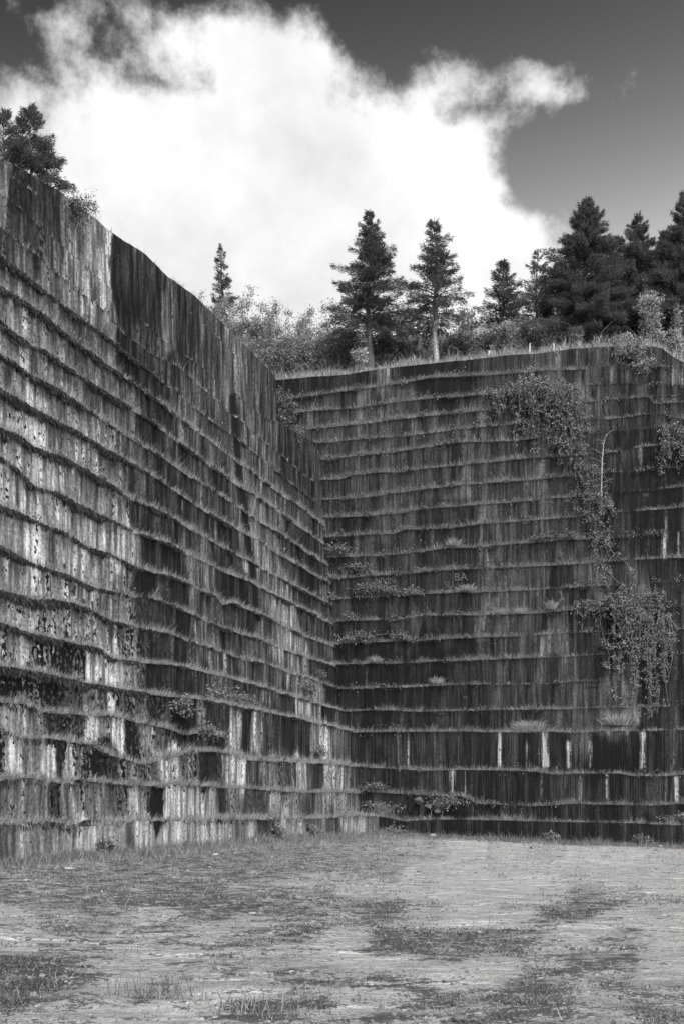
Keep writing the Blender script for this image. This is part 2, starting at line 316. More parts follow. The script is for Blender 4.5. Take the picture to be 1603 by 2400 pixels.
# tone as it reads in the photograph (display value), and how much black lichen: x, y, tone, lichen
AL = anchors('''10,430,.44,0 40,450,.2,.4 70,480,.23,.1 100,480,.23,0 125,480,.26,0 150,500,.4,0 190,540,.5,0 215,560,.6,0 235,620,.68,0 250,560,.58,0
 275,590,.15,0 300,640,.2,0 330,650,.26,0 282,690,.14,0 310,690,.17,0 350,680,.22,0 370,720,.2,0 395,750,.34,0 430,740,.22,0 455,780,.24,0 480,800,.3,0 510,820,.3,0 540,830,.42,0 560,860,.36,0 600,880,.31,0 630,900,.28,0
 50,560,.37,0 45,545,.3,.4 50,640,.38,0 120,580,.32,0 100,560,.25,.35 120,640,.35,0 150,700,.4,0 200,680,.48,0 240,700,.58,0 262,740,.38,0 250,720,.58,0 220,760,.42,0
 30,720,.42,0 30,800,.5,.1 100,780,.4,0 100,860,.46,.1 180,800,.36,0 180,880,.42,0 250,820,.42,0 250,900,.4,0 290,830,.15,0 300,800,.2,0 320,870,.17,0 350,850,.25,0 360,910,.22,0 400,900,.25,0
 40,900,.52,.2 80,990,.68,.2 60,1000,.6,.2 95,1090,.72,.15 60,1060,.6,.2 150,1040,.5,.15 200,1060,.55,.1 140,960,.46,.2 220,960,.42,0 300,960,.34,0 300,1050,.36,.1 350,980,.2,0 400,980,.27,0 450,960,.34,0 400,1060,.25,0 470,1030,.3,0 520,1040,.28,0 350,1100,.28,.1
 60,1160,.55,.1 120,1160,.56,.1 180,1170,.6,.1 90,1250,.65,.1 150,1220,.52,0 200,1230,.55,0 270,1180,.45,.1 290,1270,.58,0 230,1320,.62,0 200,1330,.6,0 310,1290,.48,0 335,1280,.17,.1 370,1280,.2,0 335,1360,.17,.1 370,1370,.2,0 320,1200,.25,.1 380,1200,.25,0 430,1200,.22,.1 440,1300,.3,0 430,1350,.2,0 480,1350,.4,0 460,1360,.38,0 400,1300,.2,0
 500,1100,.28,0 520,1140,.22,0 560,1100,.36,0 560,1160,.34,0 600,1060,.33,0 600,1130,.38,0 640,1080,.35,0 640,1130,.33,0 680,1060,.24,0 700,1100,.24,0 720,1070,.28,0 700,1200,.27,0 650,1200,.35,0 600,1200,.4,0 520,1240,.24,0 550,1300,.22,0 590,1270,.46,0 620,1290,.4,0 620,1340,.44,0 680,1300,.25,0 720,1320,.2,0 700,1360,.28,0 660,1380,.44,0 640,1400,.44,0 540,1380,.17,0 560,1400,.2,0 600,1400,.33,0 580,1440,.2,0 660,1440,.48,0 690,1500,.52,0 720,1450,.24,0 740,1500,.26,0 650,1500,.44,0 620,1480,.34,0 560,1470,.24,0 500,1440,.3,0 470,1400,.27,0 420,1430,.2,.1 480,1490,.4,0 540,1500,.24,0
 400,1460,.22,.1 420,1540,.24,.1 460,1550,.3,.1 520,1560,.4,.15 580,1560,.3,0 640,1580,.34,0 700,1550,.48,0 700,1590,.44,0 740,1570,.23,0 600,1620,.26,0 560,1640,.2,0 520,1600,.34,.1 470,1600,.24,.1 430,1600,.2,.1 660,1650,.22,0 740,1630,.45,0 720,1640,.58,0 770,1640,.2,0
 60,1430,.58,.2 30,1400,.5,.2 130,1450,.62,.35 180,1460,.58,.35 220,1470,.55,.3 250,1390,.5,.1 280,1420,.4,.25 340,1440,.25,.3 50,1520,.68,.2 100,1530,.62,.6 150,1550,.5,.8 190,1550,.5,.75 30,1520,.55,.35 220,1570,.7,.1 270,1585,.7,.15 310,1580,.58,.2 300,1500,.5,.55 335,1580,.4,.6 365,1590,.2,.3
 20,1600,.45,.85 80,1605,.6,.62 140,1620,.4,.75 60,1630,.5,.7 110,1650,.4,.75 170,1620,.45,.4 230,1650,.42,.3 290,1640,.4,.45 330,1660,.45,.4 370,1650,.3,.6
 20,1690,.52,.15 60,1690,.56,.15 90,1690,.5,.25 120,1700,.35,.65 180,1700,.4,.55 220,1710,.64,.1 280,1720,.68,.05 308,1725,.3,.75 335,1720,.55,.3 380,1720,.4,.4 420,1680,.25,.65
 8,1770,.4,.6 25,1780,.68,.05 50,1770,.5,.1 80,1780,.5,.05 120,1790,.68,0 142,1780,.3,.75 160,1790,.72,.1 190,1780,.5,.55 230,1785,.3,.7 270,1800,.35,.62 300,1810,.5,.4 340,1815,.45,.45 380,1805,.66,.15 410,1810,.62,.2 450,1800,.5,.45 475,1800,.25,.5 505,1800,.22,.4 540,1810,.6,.1 562,1810,.66,.05 590,1820,.3,.1 640,1820,.5,.25 670,1820,.35,.3 710,1830,.6,.1 740,1820,.28,0 780,1820,.58,.2 815,1820,.55,.2 835,1830,.3,0
 450,1690,.17,.2 470,1690,.4,.3 500,1680,.2,.2 525,1700,.25,.2 555,1710,.62,.15 580,1710,.18,.2 600,1715,.66,.15 622,1715,.34,.3 650,1710,.25,.1 680,1710,.2,.1 720,1720,.25,0 742,1730,.5,.2 760,1745,.68,.2 790,1745,.4,.1 815,1750,.3,0
 20,1880,.42,.25 60,1880,.46,.15 100,1880,.46,.1 130,1870,.28,.55 160,1880,.48,.1 210,1880,.46,.3 240,1880,.45,.1 280,1870,.4,.4 320,1870,.58,.25 375,1870,.2,.75 400,1880,.64,.05 450,1880,.62,.05 500,1880,.58,.05 522,1880,.25,.1 550,1890,.5,.35 580,1890,.25,.2 640,1890,.55,.1 615,1890,.28,.2 690,1890,.48,.2 720,1890,.3,.1 760,1890,.48,.2 800,1890,.52,.2 830,1890,.4,.1
 20,1980,.36,.1 60,1980,.5,.05 100,1980,.5,.05 150,1970,.55,0 200,1960,.64,0 250,1960,.6,0 285,1970,.64,0 297,1980,.3,0 330,1970,.6,0 400,1970,.6,0 450,1970,.6,0 490,1960,.64,0 480,1980,.74,0 530,1960,.6,0 560,1950,.42,0 590,1950,.6,0 610,1940,.3,0 640,1940,.28,0 680,1940,.6,.1 700,1940,.55,.1 730,1940,.35,0 780,1940,.3,0 820,1930,.58,0 850,1930,.62,0 875,1930,.4,0''')
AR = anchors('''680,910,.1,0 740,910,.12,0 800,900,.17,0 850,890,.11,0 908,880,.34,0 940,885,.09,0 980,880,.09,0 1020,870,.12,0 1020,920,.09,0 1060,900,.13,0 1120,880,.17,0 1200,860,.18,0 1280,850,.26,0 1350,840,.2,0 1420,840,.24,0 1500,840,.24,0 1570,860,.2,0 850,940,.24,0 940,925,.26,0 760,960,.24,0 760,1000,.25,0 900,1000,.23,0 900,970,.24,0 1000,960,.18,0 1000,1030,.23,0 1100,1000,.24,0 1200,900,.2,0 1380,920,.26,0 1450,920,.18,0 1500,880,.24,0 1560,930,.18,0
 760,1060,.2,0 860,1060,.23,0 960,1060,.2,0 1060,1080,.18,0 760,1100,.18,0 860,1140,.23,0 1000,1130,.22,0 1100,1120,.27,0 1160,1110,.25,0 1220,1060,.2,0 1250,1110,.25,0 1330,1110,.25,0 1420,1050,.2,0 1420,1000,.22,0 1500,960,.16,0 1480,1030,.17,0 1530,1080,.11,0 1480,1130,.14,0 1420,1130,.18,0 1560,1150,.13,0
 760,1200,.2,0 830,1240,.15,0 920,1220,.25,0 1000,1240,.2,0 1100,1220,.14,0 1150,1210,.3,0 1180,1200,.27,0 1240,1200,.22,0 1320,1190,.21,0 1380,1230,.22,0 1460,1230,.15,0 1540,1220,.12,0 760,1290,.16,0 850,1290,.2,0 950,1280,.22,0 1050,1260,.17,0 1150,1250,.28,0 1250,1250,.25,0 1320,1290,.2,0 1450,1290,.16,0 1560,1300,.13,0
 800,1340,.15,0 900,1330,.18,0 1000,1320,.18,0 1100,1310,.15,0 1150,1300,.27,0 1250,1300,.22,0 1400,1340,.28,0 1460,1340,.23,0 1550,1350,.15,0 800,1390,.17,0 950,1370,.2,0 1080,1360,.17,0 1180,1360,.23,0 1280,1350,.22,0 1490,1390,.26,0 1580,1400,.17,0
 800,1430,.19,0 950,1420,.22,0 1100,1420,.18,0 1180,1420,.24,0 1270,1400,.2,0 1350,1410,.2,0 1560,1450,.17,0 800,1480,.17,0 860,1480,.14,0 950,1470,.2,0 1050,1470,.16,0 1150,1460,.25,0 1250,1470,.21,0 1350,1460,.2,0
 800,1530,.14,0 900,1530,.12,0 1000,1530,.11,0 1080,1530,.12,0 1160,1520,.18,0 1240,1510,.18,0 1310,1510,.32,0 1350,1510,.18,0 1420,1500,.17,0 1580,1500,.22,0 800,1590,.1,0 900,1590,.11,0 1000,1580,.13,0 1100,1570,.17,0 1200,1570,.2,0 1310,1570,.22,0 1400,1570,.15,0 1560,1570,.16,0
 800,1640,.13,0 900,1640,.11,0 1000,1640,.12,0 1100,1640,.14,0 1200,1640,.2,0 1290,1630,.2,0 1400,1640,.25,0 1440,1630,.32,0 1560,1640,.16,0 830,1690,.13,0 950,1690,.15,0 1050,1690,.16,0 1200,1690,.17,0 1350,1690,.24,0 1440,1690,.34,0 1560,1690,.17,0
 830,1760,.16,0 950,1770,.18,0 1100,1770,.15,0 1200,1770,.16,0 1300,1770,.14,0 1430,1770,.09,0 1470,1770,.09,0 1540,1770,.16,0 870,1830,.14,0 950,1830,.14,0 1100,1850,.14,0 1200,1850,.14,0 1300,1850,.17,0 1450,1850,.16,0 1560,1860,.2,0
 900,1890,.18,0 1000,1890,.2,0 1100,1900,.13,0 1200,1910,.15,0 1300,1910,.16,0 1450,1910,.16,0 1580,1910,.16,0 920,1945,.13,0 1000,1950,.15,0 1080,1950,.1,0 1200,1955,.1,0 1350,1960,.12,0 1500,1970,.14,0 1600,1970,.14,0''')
PALE = [  # right face, washed streaks: x, half width, y top, y bottom, strength
 (1276,9,1716,1800,.95),(1333,6,1735,1800,.8),(1384,5,1740,1800,.65),(1507,7,1716,1800,.85),(1236,8,1740,1800,.35),(1171,6,1716,1795,.8),(932,3,1716,1790,.4),(957,3,1716,1795,.45),(1017,4,1716,1795,.4),
 (1060,6,1806,1870,.7),(1090,3,1806,1870,.4),(1361,5,1815,1880,.45),(1423,4,1815,1880,.5),(1585,6,1820,1880,.6),(1560,8,1820,1880,.3),(1268,4,1812,1880,.25),(1312,9,1484,1535,.28),(1186,8,1440,1600,.2),(859,4,1560,1610,.35),
 (1501,6,1046,1100,.4),(1558,8,1246,1308,.5),(1591,4,1246,1305,.4),(1560,4,1190,1240,.35),(1575,6,862,900,.6),(1597,5,865,905,.5),(907,7,862,900,.15),(1352,4,815,865,.3)]
CRACKS_R = [pts('1427,960 1431,1000 1447,1050 1458,1090 1470,1130 1477,1155 1488,1197 1498,1240 1508,1285 1516,1310 1524,1362 1530,1400 1540,1440'),
            pts('1407,1200 1415,1260 1425,1305 1440,1340'), pts('1258,1172 1257,1214'), pts('1250,800 1252,830 1250,858'), pts('1528,900 1528,926'), pts('1366,868 1366,892'), pts('1365,1615 1397,1612'), pts('1411,948 1419,978')]
CRACKS_L = [pts('545,930 548,960 552,1010 557,1060 562,1130 568,1150 577,1220 585,1290 592,1330 598,1380 600,1430 605,1450')]
def seg_dist(px, py, poly):
    d = np.full(px.shape, 1e9)
    for (ax, ay), (bx, by) in zip(poly[:-1], poly[1:]):
        vx, vy = bx - ax, by - ay; tt = np.clip(((px - ax) * vx + (py - ay) * vy) / (vx * vx + vy * vy), 0, 1)
        d = np.minimum(d, np.hypot(px - ax - tt * vx, py - ay - tt * vy))
    return d
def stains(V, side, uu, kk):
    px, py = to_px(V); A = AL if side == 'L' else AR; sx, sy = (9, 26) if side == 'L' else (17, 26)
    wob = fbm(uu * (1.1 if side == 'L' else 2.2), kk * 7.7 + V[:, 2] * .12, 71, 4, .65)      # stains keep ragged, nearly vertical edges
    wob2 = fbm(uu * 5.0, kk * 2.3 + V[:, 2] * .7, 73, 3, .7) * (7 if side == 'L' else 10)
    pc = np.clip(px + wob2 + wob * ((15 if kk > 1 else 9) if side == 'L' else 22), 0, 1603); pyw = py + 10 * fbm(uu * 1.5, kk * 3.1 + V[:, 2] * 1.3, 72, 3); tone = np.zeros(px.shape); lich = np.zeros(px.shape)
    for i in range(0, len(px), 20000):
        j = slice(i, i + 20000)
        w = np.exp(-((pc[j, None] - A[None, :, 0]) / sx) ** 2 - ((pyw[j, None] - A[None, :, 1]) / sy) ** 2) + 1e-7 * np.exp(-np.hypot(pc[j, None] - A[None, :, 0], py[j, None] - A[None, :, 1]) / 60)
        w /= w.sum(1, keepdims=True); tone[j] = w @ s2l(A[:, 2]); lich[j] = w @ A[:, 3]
    pale = np.zeros(px.shape)
    if side == 'R':
        for x, hw, y0, y1, st in PALE:
            pale = np.maximum(pale, st * np.exp(-np.abs((px - x) / (hw * 1.1)) ** 1.7) * (.65 + .6 * vnoise(V[:, 2] * 1.3, x * .37, 5)) * smooth01((py - y0 + 6) / 10) * smooth01((y1 + 10 - py) / 12))
    cr = np.full(px.shape, 9.); m = V[:, 1] / F
    for c in (CRACKS_L if side == 'L' else CRACKS_R):
        d = seg_dist(px, py, c) * m; cr = np.minimum(cr, d / 3.4 if side == 'L' else d)
    return tone, lich, pale, cr
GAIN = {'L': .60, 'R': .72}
def face_root(side):
    if side == 'L': return thing('quarry_face', 'tall stepped stone face on the left with pale streaked lower ledges', 'rock face', (*P0, 0))
    return thing('quarry_face', 'dark stepped stone face straight ahead with drill grooves along its lowest ledges', 'rock face', (*PC, 0))
ROOT = {'L': face_root('L'), 'R': face_root('R')}
T_END = float(on_face(np.array([646.]), np.array([900.]), 'L', 4.76)[0][0])
LEDGE = []                                     # (side, k, t, h, s front, s back) for planting
def bench(side, k):
    lines = LL if side == 'L' else RL; s = lines[k + 1][2]
    s_next = lines[k + 2][2] if k + 2 < len(lines) else s + 1.2
    groove = side == 'R' and k <= 3
    if side == 'L':
        a, b, st = -16.0, T0 + s + .25, .07
        if k >= 18: b = T_END
    else:
        a = -s - .25 if k < 18 else -14.0
        b, st = 27.0, (.028 if groove else .055)
    t = np.arange(a, b + st * .5, st); t[-1] = b; n = len(t)
    capw = np.zeros(n)
    if side == 'L' and k >= 18:                 # the upper block stops short of the corner and turns back into the hill
        t = np.concatenate([t, np.full(18, b)]); capw = np.concatenate([capw, np.linspace(.05, 5, 18)]); n = len(t)
    sd = 31 if side == 'L' else 67
    hb = line_h(lines, k, t, sd); ht = np.maximum(line_h(lines, k + 1, t, sd), hb + .03)
    if k == 0:
        w = world(side, t, np.zeros(n), np.zeros(n)); hb = floor_h(w[:, 0], w[:, 1]) - .7
    else: hb = hb - .06
    fr = np.concatenate([np.linspace(0, .86, 9), [.91, .945, .97, .99, 1.0]]); R = len(fr)
    bulge = np.array([0] * 9 + [.1, .35, .75, 1, .9]) * (.006 if k >= len(lines) - 3 else (.062 if side == 'L' and k < 16 else .030))
    H = hb[None] + (ht - hb)[None] * fr[:, None]
    # slight steps from block to block, undulation, and drill grooves on the lowest benches
    bw = (4.3 if side == 'L' else 2.6) + (k * 1.37 % 2.6); bq = (t + k * 3.7 + .5 * fbm(t * .3, k, 3)) / bw; blk = np.floor(bq)
    off = .028 * (_h(blk, blk * 0 + k, sd) - .5)
    out = np.zeros((R, n)) + off[None] + .03 * fbm(np.broadcast_to(t, (R, n)) * .7, H * .7, sd + k, 4) + .012 * fbm(np.broadcast_to(t, (R, n)) * 6, H * 5, sd + k + 50, 3)
    out += bulge[:, None] * (.12 + 1.1 * np.clip(fbm(t * 1.3, k * 5, sd + 9, 3) + .3, 0, 1.4))[None]
    if groove:
        ph = t / .125 + .25 * fbm(t * .8, k, 77, 2); am = .028 * (.5 + .7 * vnoise(t * .9, k * 3., 12))
        out += am * np.abs(np.sin(ph * pi))[None] * smooth01((1.0 - fr) * 14)[:, None]
    if side == 'L' and k <= 3:
        out += .016 * fbm(t * 5.5, k, 41, 3)[None]
    SS = s - out + capw[None]
    # ledge top, running back under the next bench
    back = np.array([.12, .4, .75, 1.0]); depth = s_next - s + .3
    if side == 'L' and k == 17: depth = 5.5
    if k + 2 == len(lines): depth = 1.0
    Hl = ht[None] - np.array([.0, .01, .0, .02])[:, None] + .03 * fbm(t * 2.1, k * 2., sd + 33, 3)[None] * back[:, None]
    SL = (s + back[:, None] * depth) + 0 * t[None] + capw[None]
    H2 = np.concatenate([H, Hl]); S2 = np.concatenate([SS, SL]); RR = R + 4
    TT = np.broadcast_to(t, (RR, n))
    V = world(side, TT.ravel(), S2.ravel(), H2.ravel())
    idx = np.arange(RR * n).reshape(RR, n)
    q = np.stack([idx[:-1, :-1], idx[:-1, 1:], idx[1:, 1:], idx[1:, :-1]], -1).reshape(-1, 4)
    if side == 'R': q = q
    tone, lich, pale, cr = stains(V, side, TT.ravel(), min(k, 14) if side == 'L' else k)
    fall = np.broadcast_to(np.concatenate([fr, [1, 1, 1, 1]])[:, None], (RR, n)).ravel()
    uu = TT.ravel() + capw[None].repeat(RR, 0).ravel()
    jd = np.abs(bq - np.round(bq)) * bw + 9 * (_h(np.round(bq), np.round(bq) * 0 + k, 88) < .45); cr = np.minimum(cr, np.broadcast_to(jd + .022, (RR, n)).ravel() + .03 * vnoise(V[:, 2] * 2.5, TT.ravel() * .2, 55))
    tread = np.repeat(np.arange(RR) >= R - 1, n); tone = np.where(tread, .035, tone); lich = np.where(tread, .25, lich)  # treads coloured dark as soil, which also paints the shadow line along each ledge
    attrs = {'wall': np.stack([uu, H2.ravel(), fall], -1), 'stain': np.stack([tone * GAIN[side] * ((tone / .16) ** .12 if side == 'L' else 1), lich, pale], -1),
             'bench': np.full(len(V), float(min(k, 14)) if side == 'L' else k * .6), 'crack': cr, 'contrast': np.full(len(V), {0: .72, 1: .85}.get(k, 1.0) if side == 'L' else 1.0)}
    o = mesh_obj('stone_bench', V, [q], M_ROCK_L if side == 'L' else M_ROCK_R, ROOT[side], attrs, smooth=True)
    LEDGE.append((side, k, t[capw == 0], ht[capw == 0], s, s_next))
    return o
BENCH = {}
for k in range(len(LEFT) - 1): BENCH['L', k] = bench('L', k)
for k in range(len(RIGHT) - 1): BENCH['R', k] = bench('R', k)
def locate(px, py, side='R'):
    """point of a face seen at (px, py) of the photograph: bench, t, s, h"""
    lines = LL if side == 'L' else RL
    for k in range(len(lines) - 1):
        s = lines[k + 1][2]; t, h = on_face(np.array([px]), np.array([py]), side, s); t = t[0]; h = h[0]
        if h <= np.interp(t, lines[k + 1][0], lines[k + 1][1]) + .02: return k, t, s, h
    return k, t, s, h
def spot(px, py, side='R', out=0.0):
    k, t, s, h = locate(px, py, side); return world(side, np.array([t]), np.array([s - out]), np.array([h]))[0]
# ------------------------------------------------------------------ ground
M_FLOOR = None
def floor_material():
    k = NT('quarry floor'); tc = k.N('ShaderNodeTexCoord'); sp = k.N('ShaderNodeSeparateXYZ'); k.L(tc.outputs['Object'], sp.inputs[0]); x, y, z = sp.outputs
    moss = k.attr('moss')
    nb = k.noise(k.xyz(k.M('MULTIPLY', x, .55), k.M('MULTIPLY', y, .7), 0), 1, 6, .65)
    nm = k.noise(k.xyz(k.M('MULTIPLY', x, 2.2), k.M('MULTIPLY', y, 3.2), 3), 1, 6, .68)
    nf = k.noise(k.xyz(k.M('MULTIPLY', x, 14.), k.M('MULTIPLY', y, 16.), 7), 1, 5, .7)
    ng = k.noise(k.xyz(k.M('MULTIPLY', x, 42.), k.M('MULTIPLY', y, 42.), 5), 1, 3, .7)
    ns = k.noise(k.xyz(k.M('MULTIPLY', x, .8), k.M('MULTIPLY', y, 5.5), 11), 1, 4, .6)
    def c(n, g): return k.M('MULTIPLY_ADD', n, g, -.5 * g)
    rock = k.M('MULTIPLY', .32, k.M('POWER', 2.0, k.M('ADD', k.M('ADD', c(ng, 1.6), c(nf, 2.3)), k.M('ADD', c(nb, 2.2), k.M('ADD', c(nm, 2.4), c(ns, 2.6))))))
    m = k.M('ADD', moss, k.M('ADD', c(nm, 3.6), k.M('ADD', c(nf, 3.0), k.M('ADD', c(nb, 1.2), k.M('ADD', c(ns, 1.3), c(ng, 1.2))))))
    mf = k.step(m, .55, .75); md = k.step(m, .85, 1.2)
    green = k.M('MULTIPLY', .075, k.M('POWER', 2.0, k.M('ADD', c(nf, 5.0), k.M('ADD', c(ng, 4.0), c(nm, 3.0)))))
    rock = k.M('MULTIPLY', rock, k.mix(k.step(k.M('ADD', ns, c(nm, .5)), .56, .66), 1.0, 1.45))
    alb = k.mix(mf, rock, green); alb = k.mix(k.M('MULTIPLY', md, .6), alb, .03)
    alb = k.M('MINIMUM', alb, .6)
    h = k.M('ADD', k.M('ADD', k.M('MULTIPLY', nf, .5), k.M('MULTIPLY', ng, .3)), k.M('ADD', nm, k.M('MULTIPLY', mf, .5)))
    return k.finish(alb, .95, .1, h, .10, 1.0)
M_FLOOR = floor_material()
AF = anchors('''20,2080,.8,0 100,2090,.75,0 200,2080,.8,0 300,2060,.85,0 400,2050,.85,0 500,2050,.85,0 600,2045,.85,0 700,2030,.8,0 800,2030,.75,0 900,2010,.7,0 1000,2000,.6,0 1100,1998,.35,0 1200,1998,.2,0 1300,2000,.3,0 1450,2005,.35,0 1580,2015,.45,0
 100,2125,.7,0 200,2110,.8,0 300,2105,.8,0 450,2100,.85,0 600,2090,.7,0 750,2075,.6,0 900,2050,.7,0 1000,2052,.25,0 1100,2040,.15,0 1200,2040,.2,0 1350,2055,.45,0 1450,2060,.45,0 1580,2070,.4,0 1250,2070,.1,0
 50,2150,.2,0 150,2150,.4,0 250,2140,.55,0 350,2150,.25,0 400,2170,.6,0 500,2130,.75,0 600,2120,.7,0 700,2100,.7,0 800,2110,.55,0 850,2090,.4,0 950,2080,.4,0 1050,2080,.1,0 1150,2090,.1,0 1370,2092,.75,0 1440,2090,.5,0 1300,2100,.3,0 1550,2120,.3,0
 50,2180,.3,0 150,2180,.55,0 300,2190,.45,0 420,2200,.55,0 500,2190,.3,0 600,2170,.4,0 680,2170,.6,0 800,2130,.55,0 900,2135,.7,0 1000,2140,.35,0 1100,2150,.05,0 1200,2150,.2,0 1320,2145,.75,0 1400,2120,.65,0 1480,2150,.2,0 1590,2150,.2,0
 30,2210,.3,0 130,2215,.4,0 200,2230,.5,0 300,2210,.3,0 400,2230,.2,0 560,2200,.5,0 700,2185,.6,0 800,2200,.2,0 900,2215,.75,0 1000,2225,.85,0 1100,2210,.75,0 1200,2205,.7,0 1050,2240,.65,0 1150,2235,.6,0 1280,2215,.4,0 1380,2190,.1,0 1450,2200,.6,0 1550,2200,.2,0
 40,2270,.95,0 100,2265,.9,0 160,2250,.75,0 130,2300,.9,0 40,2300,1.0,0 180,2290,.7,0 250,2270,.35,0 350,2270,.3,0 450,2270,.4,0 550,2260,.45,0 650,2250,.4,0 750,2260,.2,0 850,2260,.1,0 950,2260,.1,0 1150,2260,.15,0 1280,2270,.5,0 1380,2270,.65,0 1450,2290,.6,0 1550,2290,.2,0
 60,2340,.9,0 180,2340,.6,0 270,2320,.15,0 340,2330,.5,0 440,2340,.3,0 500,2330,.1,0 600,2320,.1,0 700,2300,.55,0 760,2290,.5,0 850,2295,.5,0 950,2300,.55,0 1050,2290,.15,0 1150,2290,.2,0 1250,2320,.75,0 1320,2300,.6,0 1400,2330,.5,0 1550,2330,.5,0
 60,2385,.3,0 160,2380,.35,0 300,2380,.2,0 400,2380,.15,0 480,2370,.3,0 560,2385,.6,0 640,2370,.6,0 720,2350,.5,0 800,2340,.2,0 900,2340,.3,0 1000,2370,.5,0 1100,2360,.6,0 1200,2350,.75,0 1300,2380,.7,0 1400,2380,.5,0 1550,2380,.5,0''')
def moss_at(X, Y, Z):
    yy = np.maximum(Y, 1.0); px = CX + F * X / yy; py = HZ - F * (Z - CAMZ) / yy
    o = np.zeros(len(X))
    for i in range(0, len(X), 20000):
        j = slice(i, i + 20000)
        qx = np.clip(px[j], -50, 1650); qy = np.clip(py[j], 1980, 2410)
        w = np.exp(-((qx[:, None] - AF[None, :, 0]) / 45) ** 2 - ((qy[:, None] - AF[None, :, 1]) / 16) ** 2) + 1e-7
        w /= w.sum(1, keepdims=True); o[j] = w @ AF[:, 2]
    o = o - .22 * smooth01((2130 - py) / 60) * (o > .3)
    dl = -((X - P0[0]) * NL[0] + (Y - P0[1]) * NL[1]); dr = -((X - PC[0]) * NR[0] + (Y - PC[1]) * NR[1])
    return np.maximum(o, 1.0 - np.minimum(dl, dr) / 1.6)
def build_floor():
    ys = np.concatenate([[-300, -120, -50, -20, -6, 0, 3, 5.5], np.geomspace(7.2, 76, 620), [85, 120, 300, 900]])
    aa = np.concatenate([[-60, -20, -8, -4, -2, -1.2, -.8, -.6, -.48], np.linspace(-.40, .40, 620), [.48, .6, .8, 1.2, 2, 4, 8, 20, 60]])
    A2, Y = np.meshgrid(aa, ys); n, m = Y.shape; X = A2 * np.clip(Y, 8, 80); Z = floor_h(X.ravel(), Y.ravel())
    xr, yr = X.ravel(), Y.ravel(); near = (np.abs(A2) < .42).ravel() * ((yr > 6) & (yr < 78))
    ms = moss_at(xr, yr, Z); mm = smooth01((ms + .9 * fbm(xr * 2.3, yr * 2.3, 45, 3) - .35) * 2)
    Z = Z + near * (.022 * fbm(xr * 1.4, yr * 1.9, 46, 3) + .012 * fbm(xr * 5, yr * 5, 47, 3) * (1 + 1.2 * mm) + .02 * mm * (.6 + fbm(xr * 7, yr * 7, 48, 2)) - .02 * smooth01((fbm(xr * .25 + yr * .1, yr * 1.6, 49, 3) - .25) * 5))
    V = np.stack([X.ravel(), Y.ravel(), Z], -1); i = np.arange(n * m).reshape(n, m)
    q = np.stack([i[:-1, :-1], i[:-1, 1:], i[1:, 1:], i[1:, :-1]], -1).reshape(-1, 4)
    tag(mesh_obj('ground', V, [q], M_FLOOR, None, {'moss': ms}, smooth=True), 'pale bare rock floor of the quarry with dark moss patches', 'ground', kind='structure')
build_floor()
def rise(w): return 1.25 * smooth01(w / 4.0) + .02 * np.maximum(w - 4, 0)
def top_h_right(u, w): return np.interp(u, RL[-1][0], RL[-1][1]) + rise(w) * smooth01(1.3 - np.maximum(np.asarray(u) - 12, 0) / 7) + .12 * fbm(np.asarray(u) * .6, np.asarray(w) * .6, 21, 3) * smooth01(np.asarray(w) / 1.5)
def top_h_left(t, w): return np.interp(t, LL[-1][0], LL[-1][1]) + .02 * np.asarray(w) + .12 * fbm(np.asarray(t) * .6, np.asarray(w) * .6, 22, 3) * smooth01(np.asarray(w) / 1.5)
def build_tops():
    for side, a, b, s0, fn, lab in (('R', -45, 40, 5.25, top_h_right, 'grassy hilltop ground behind the far rim'), ('L', -16, T_END + .6, 4.76, top_h_left, 'hilltop ground behind the left rim')):
        u = np.arange(a, b, .3); w = np.concatenate([np.arange(.2, 8, .3), np.arange(8, 60, 2.), [90, 160]])
        U, Wd = np.meshgrid(u, w); n, m = U.shape
        V = world(side, U.ravel(), s0 + Wd.ravel(), fn(U.ravel(), Wd.ravel())); i = np.arange(n * m).reshape(n, m)
        q = np.stack([i[:-1, :-1], i[:-1, 1:], i[1:, 1:], i[1:, :-1]], -1).reshape(-1, 4)
        tag(mesh_obj('hill', V, [q], M_SOIL, None, smooth=True), lab, 'hilltop', kind='structure')
build_tops()
# ------------------------------------------------------------------ grass
def blades(base, updir, length, width, bend, seed):
    """tapered bent blades: base (n,3), unit updir (n,3), length, width, bend vector (n,3)"""
    r = np.random.default_rng(seed); n = len(base)
    a = r.uniform(0, 2 * pi, n); side = np.stack([np.cos(a), np.sin(a), np.zeros(n)], -1) * (width * .5)[:, None]
    L = length[:, None]; mid = base + updir * L * .55 + bend * L * .18; tip = base + updir * L * .9 + bend * L * .75
    V = np.stack([base - side, base + side, mid + side * .75, mid - side * .75, tip], 1).reshape(-1, 3)
    i = np.arange(n)[:, None] * 5
    return V, i + np.array([[0, 1, 2, 3]]), i + np.array([[3, 2, 4]])
class Blades:
    def __init__(s): s.V = []; s.q = []; s.t = []; s.sh = []; s.n = 0
    def add(s, base, updir, length, width, bend, shade, seed):
        if not len(base): return
        V, q, t = blades(base, updir, length, width, bend, seed); s.V.append(V); s.q.append(q + s.n); s.t.append(t + s.n); s.n += len(V)
        s.sh.append(np.repeat(shade, 5))
    def build(s, name, mat, parent=None, loc=None):
        return mesh_obj(name, np.concatenate(s.V), [np.concatenate(s.q), np.concatenate(s.t)], mat, parent, {'shade': np.concatenate(s.sh)}, loc=loc)
def unit(v): return v / np.maximum(np.linalg.norm(v, axis=-1, keepdims=True), 1e-9)
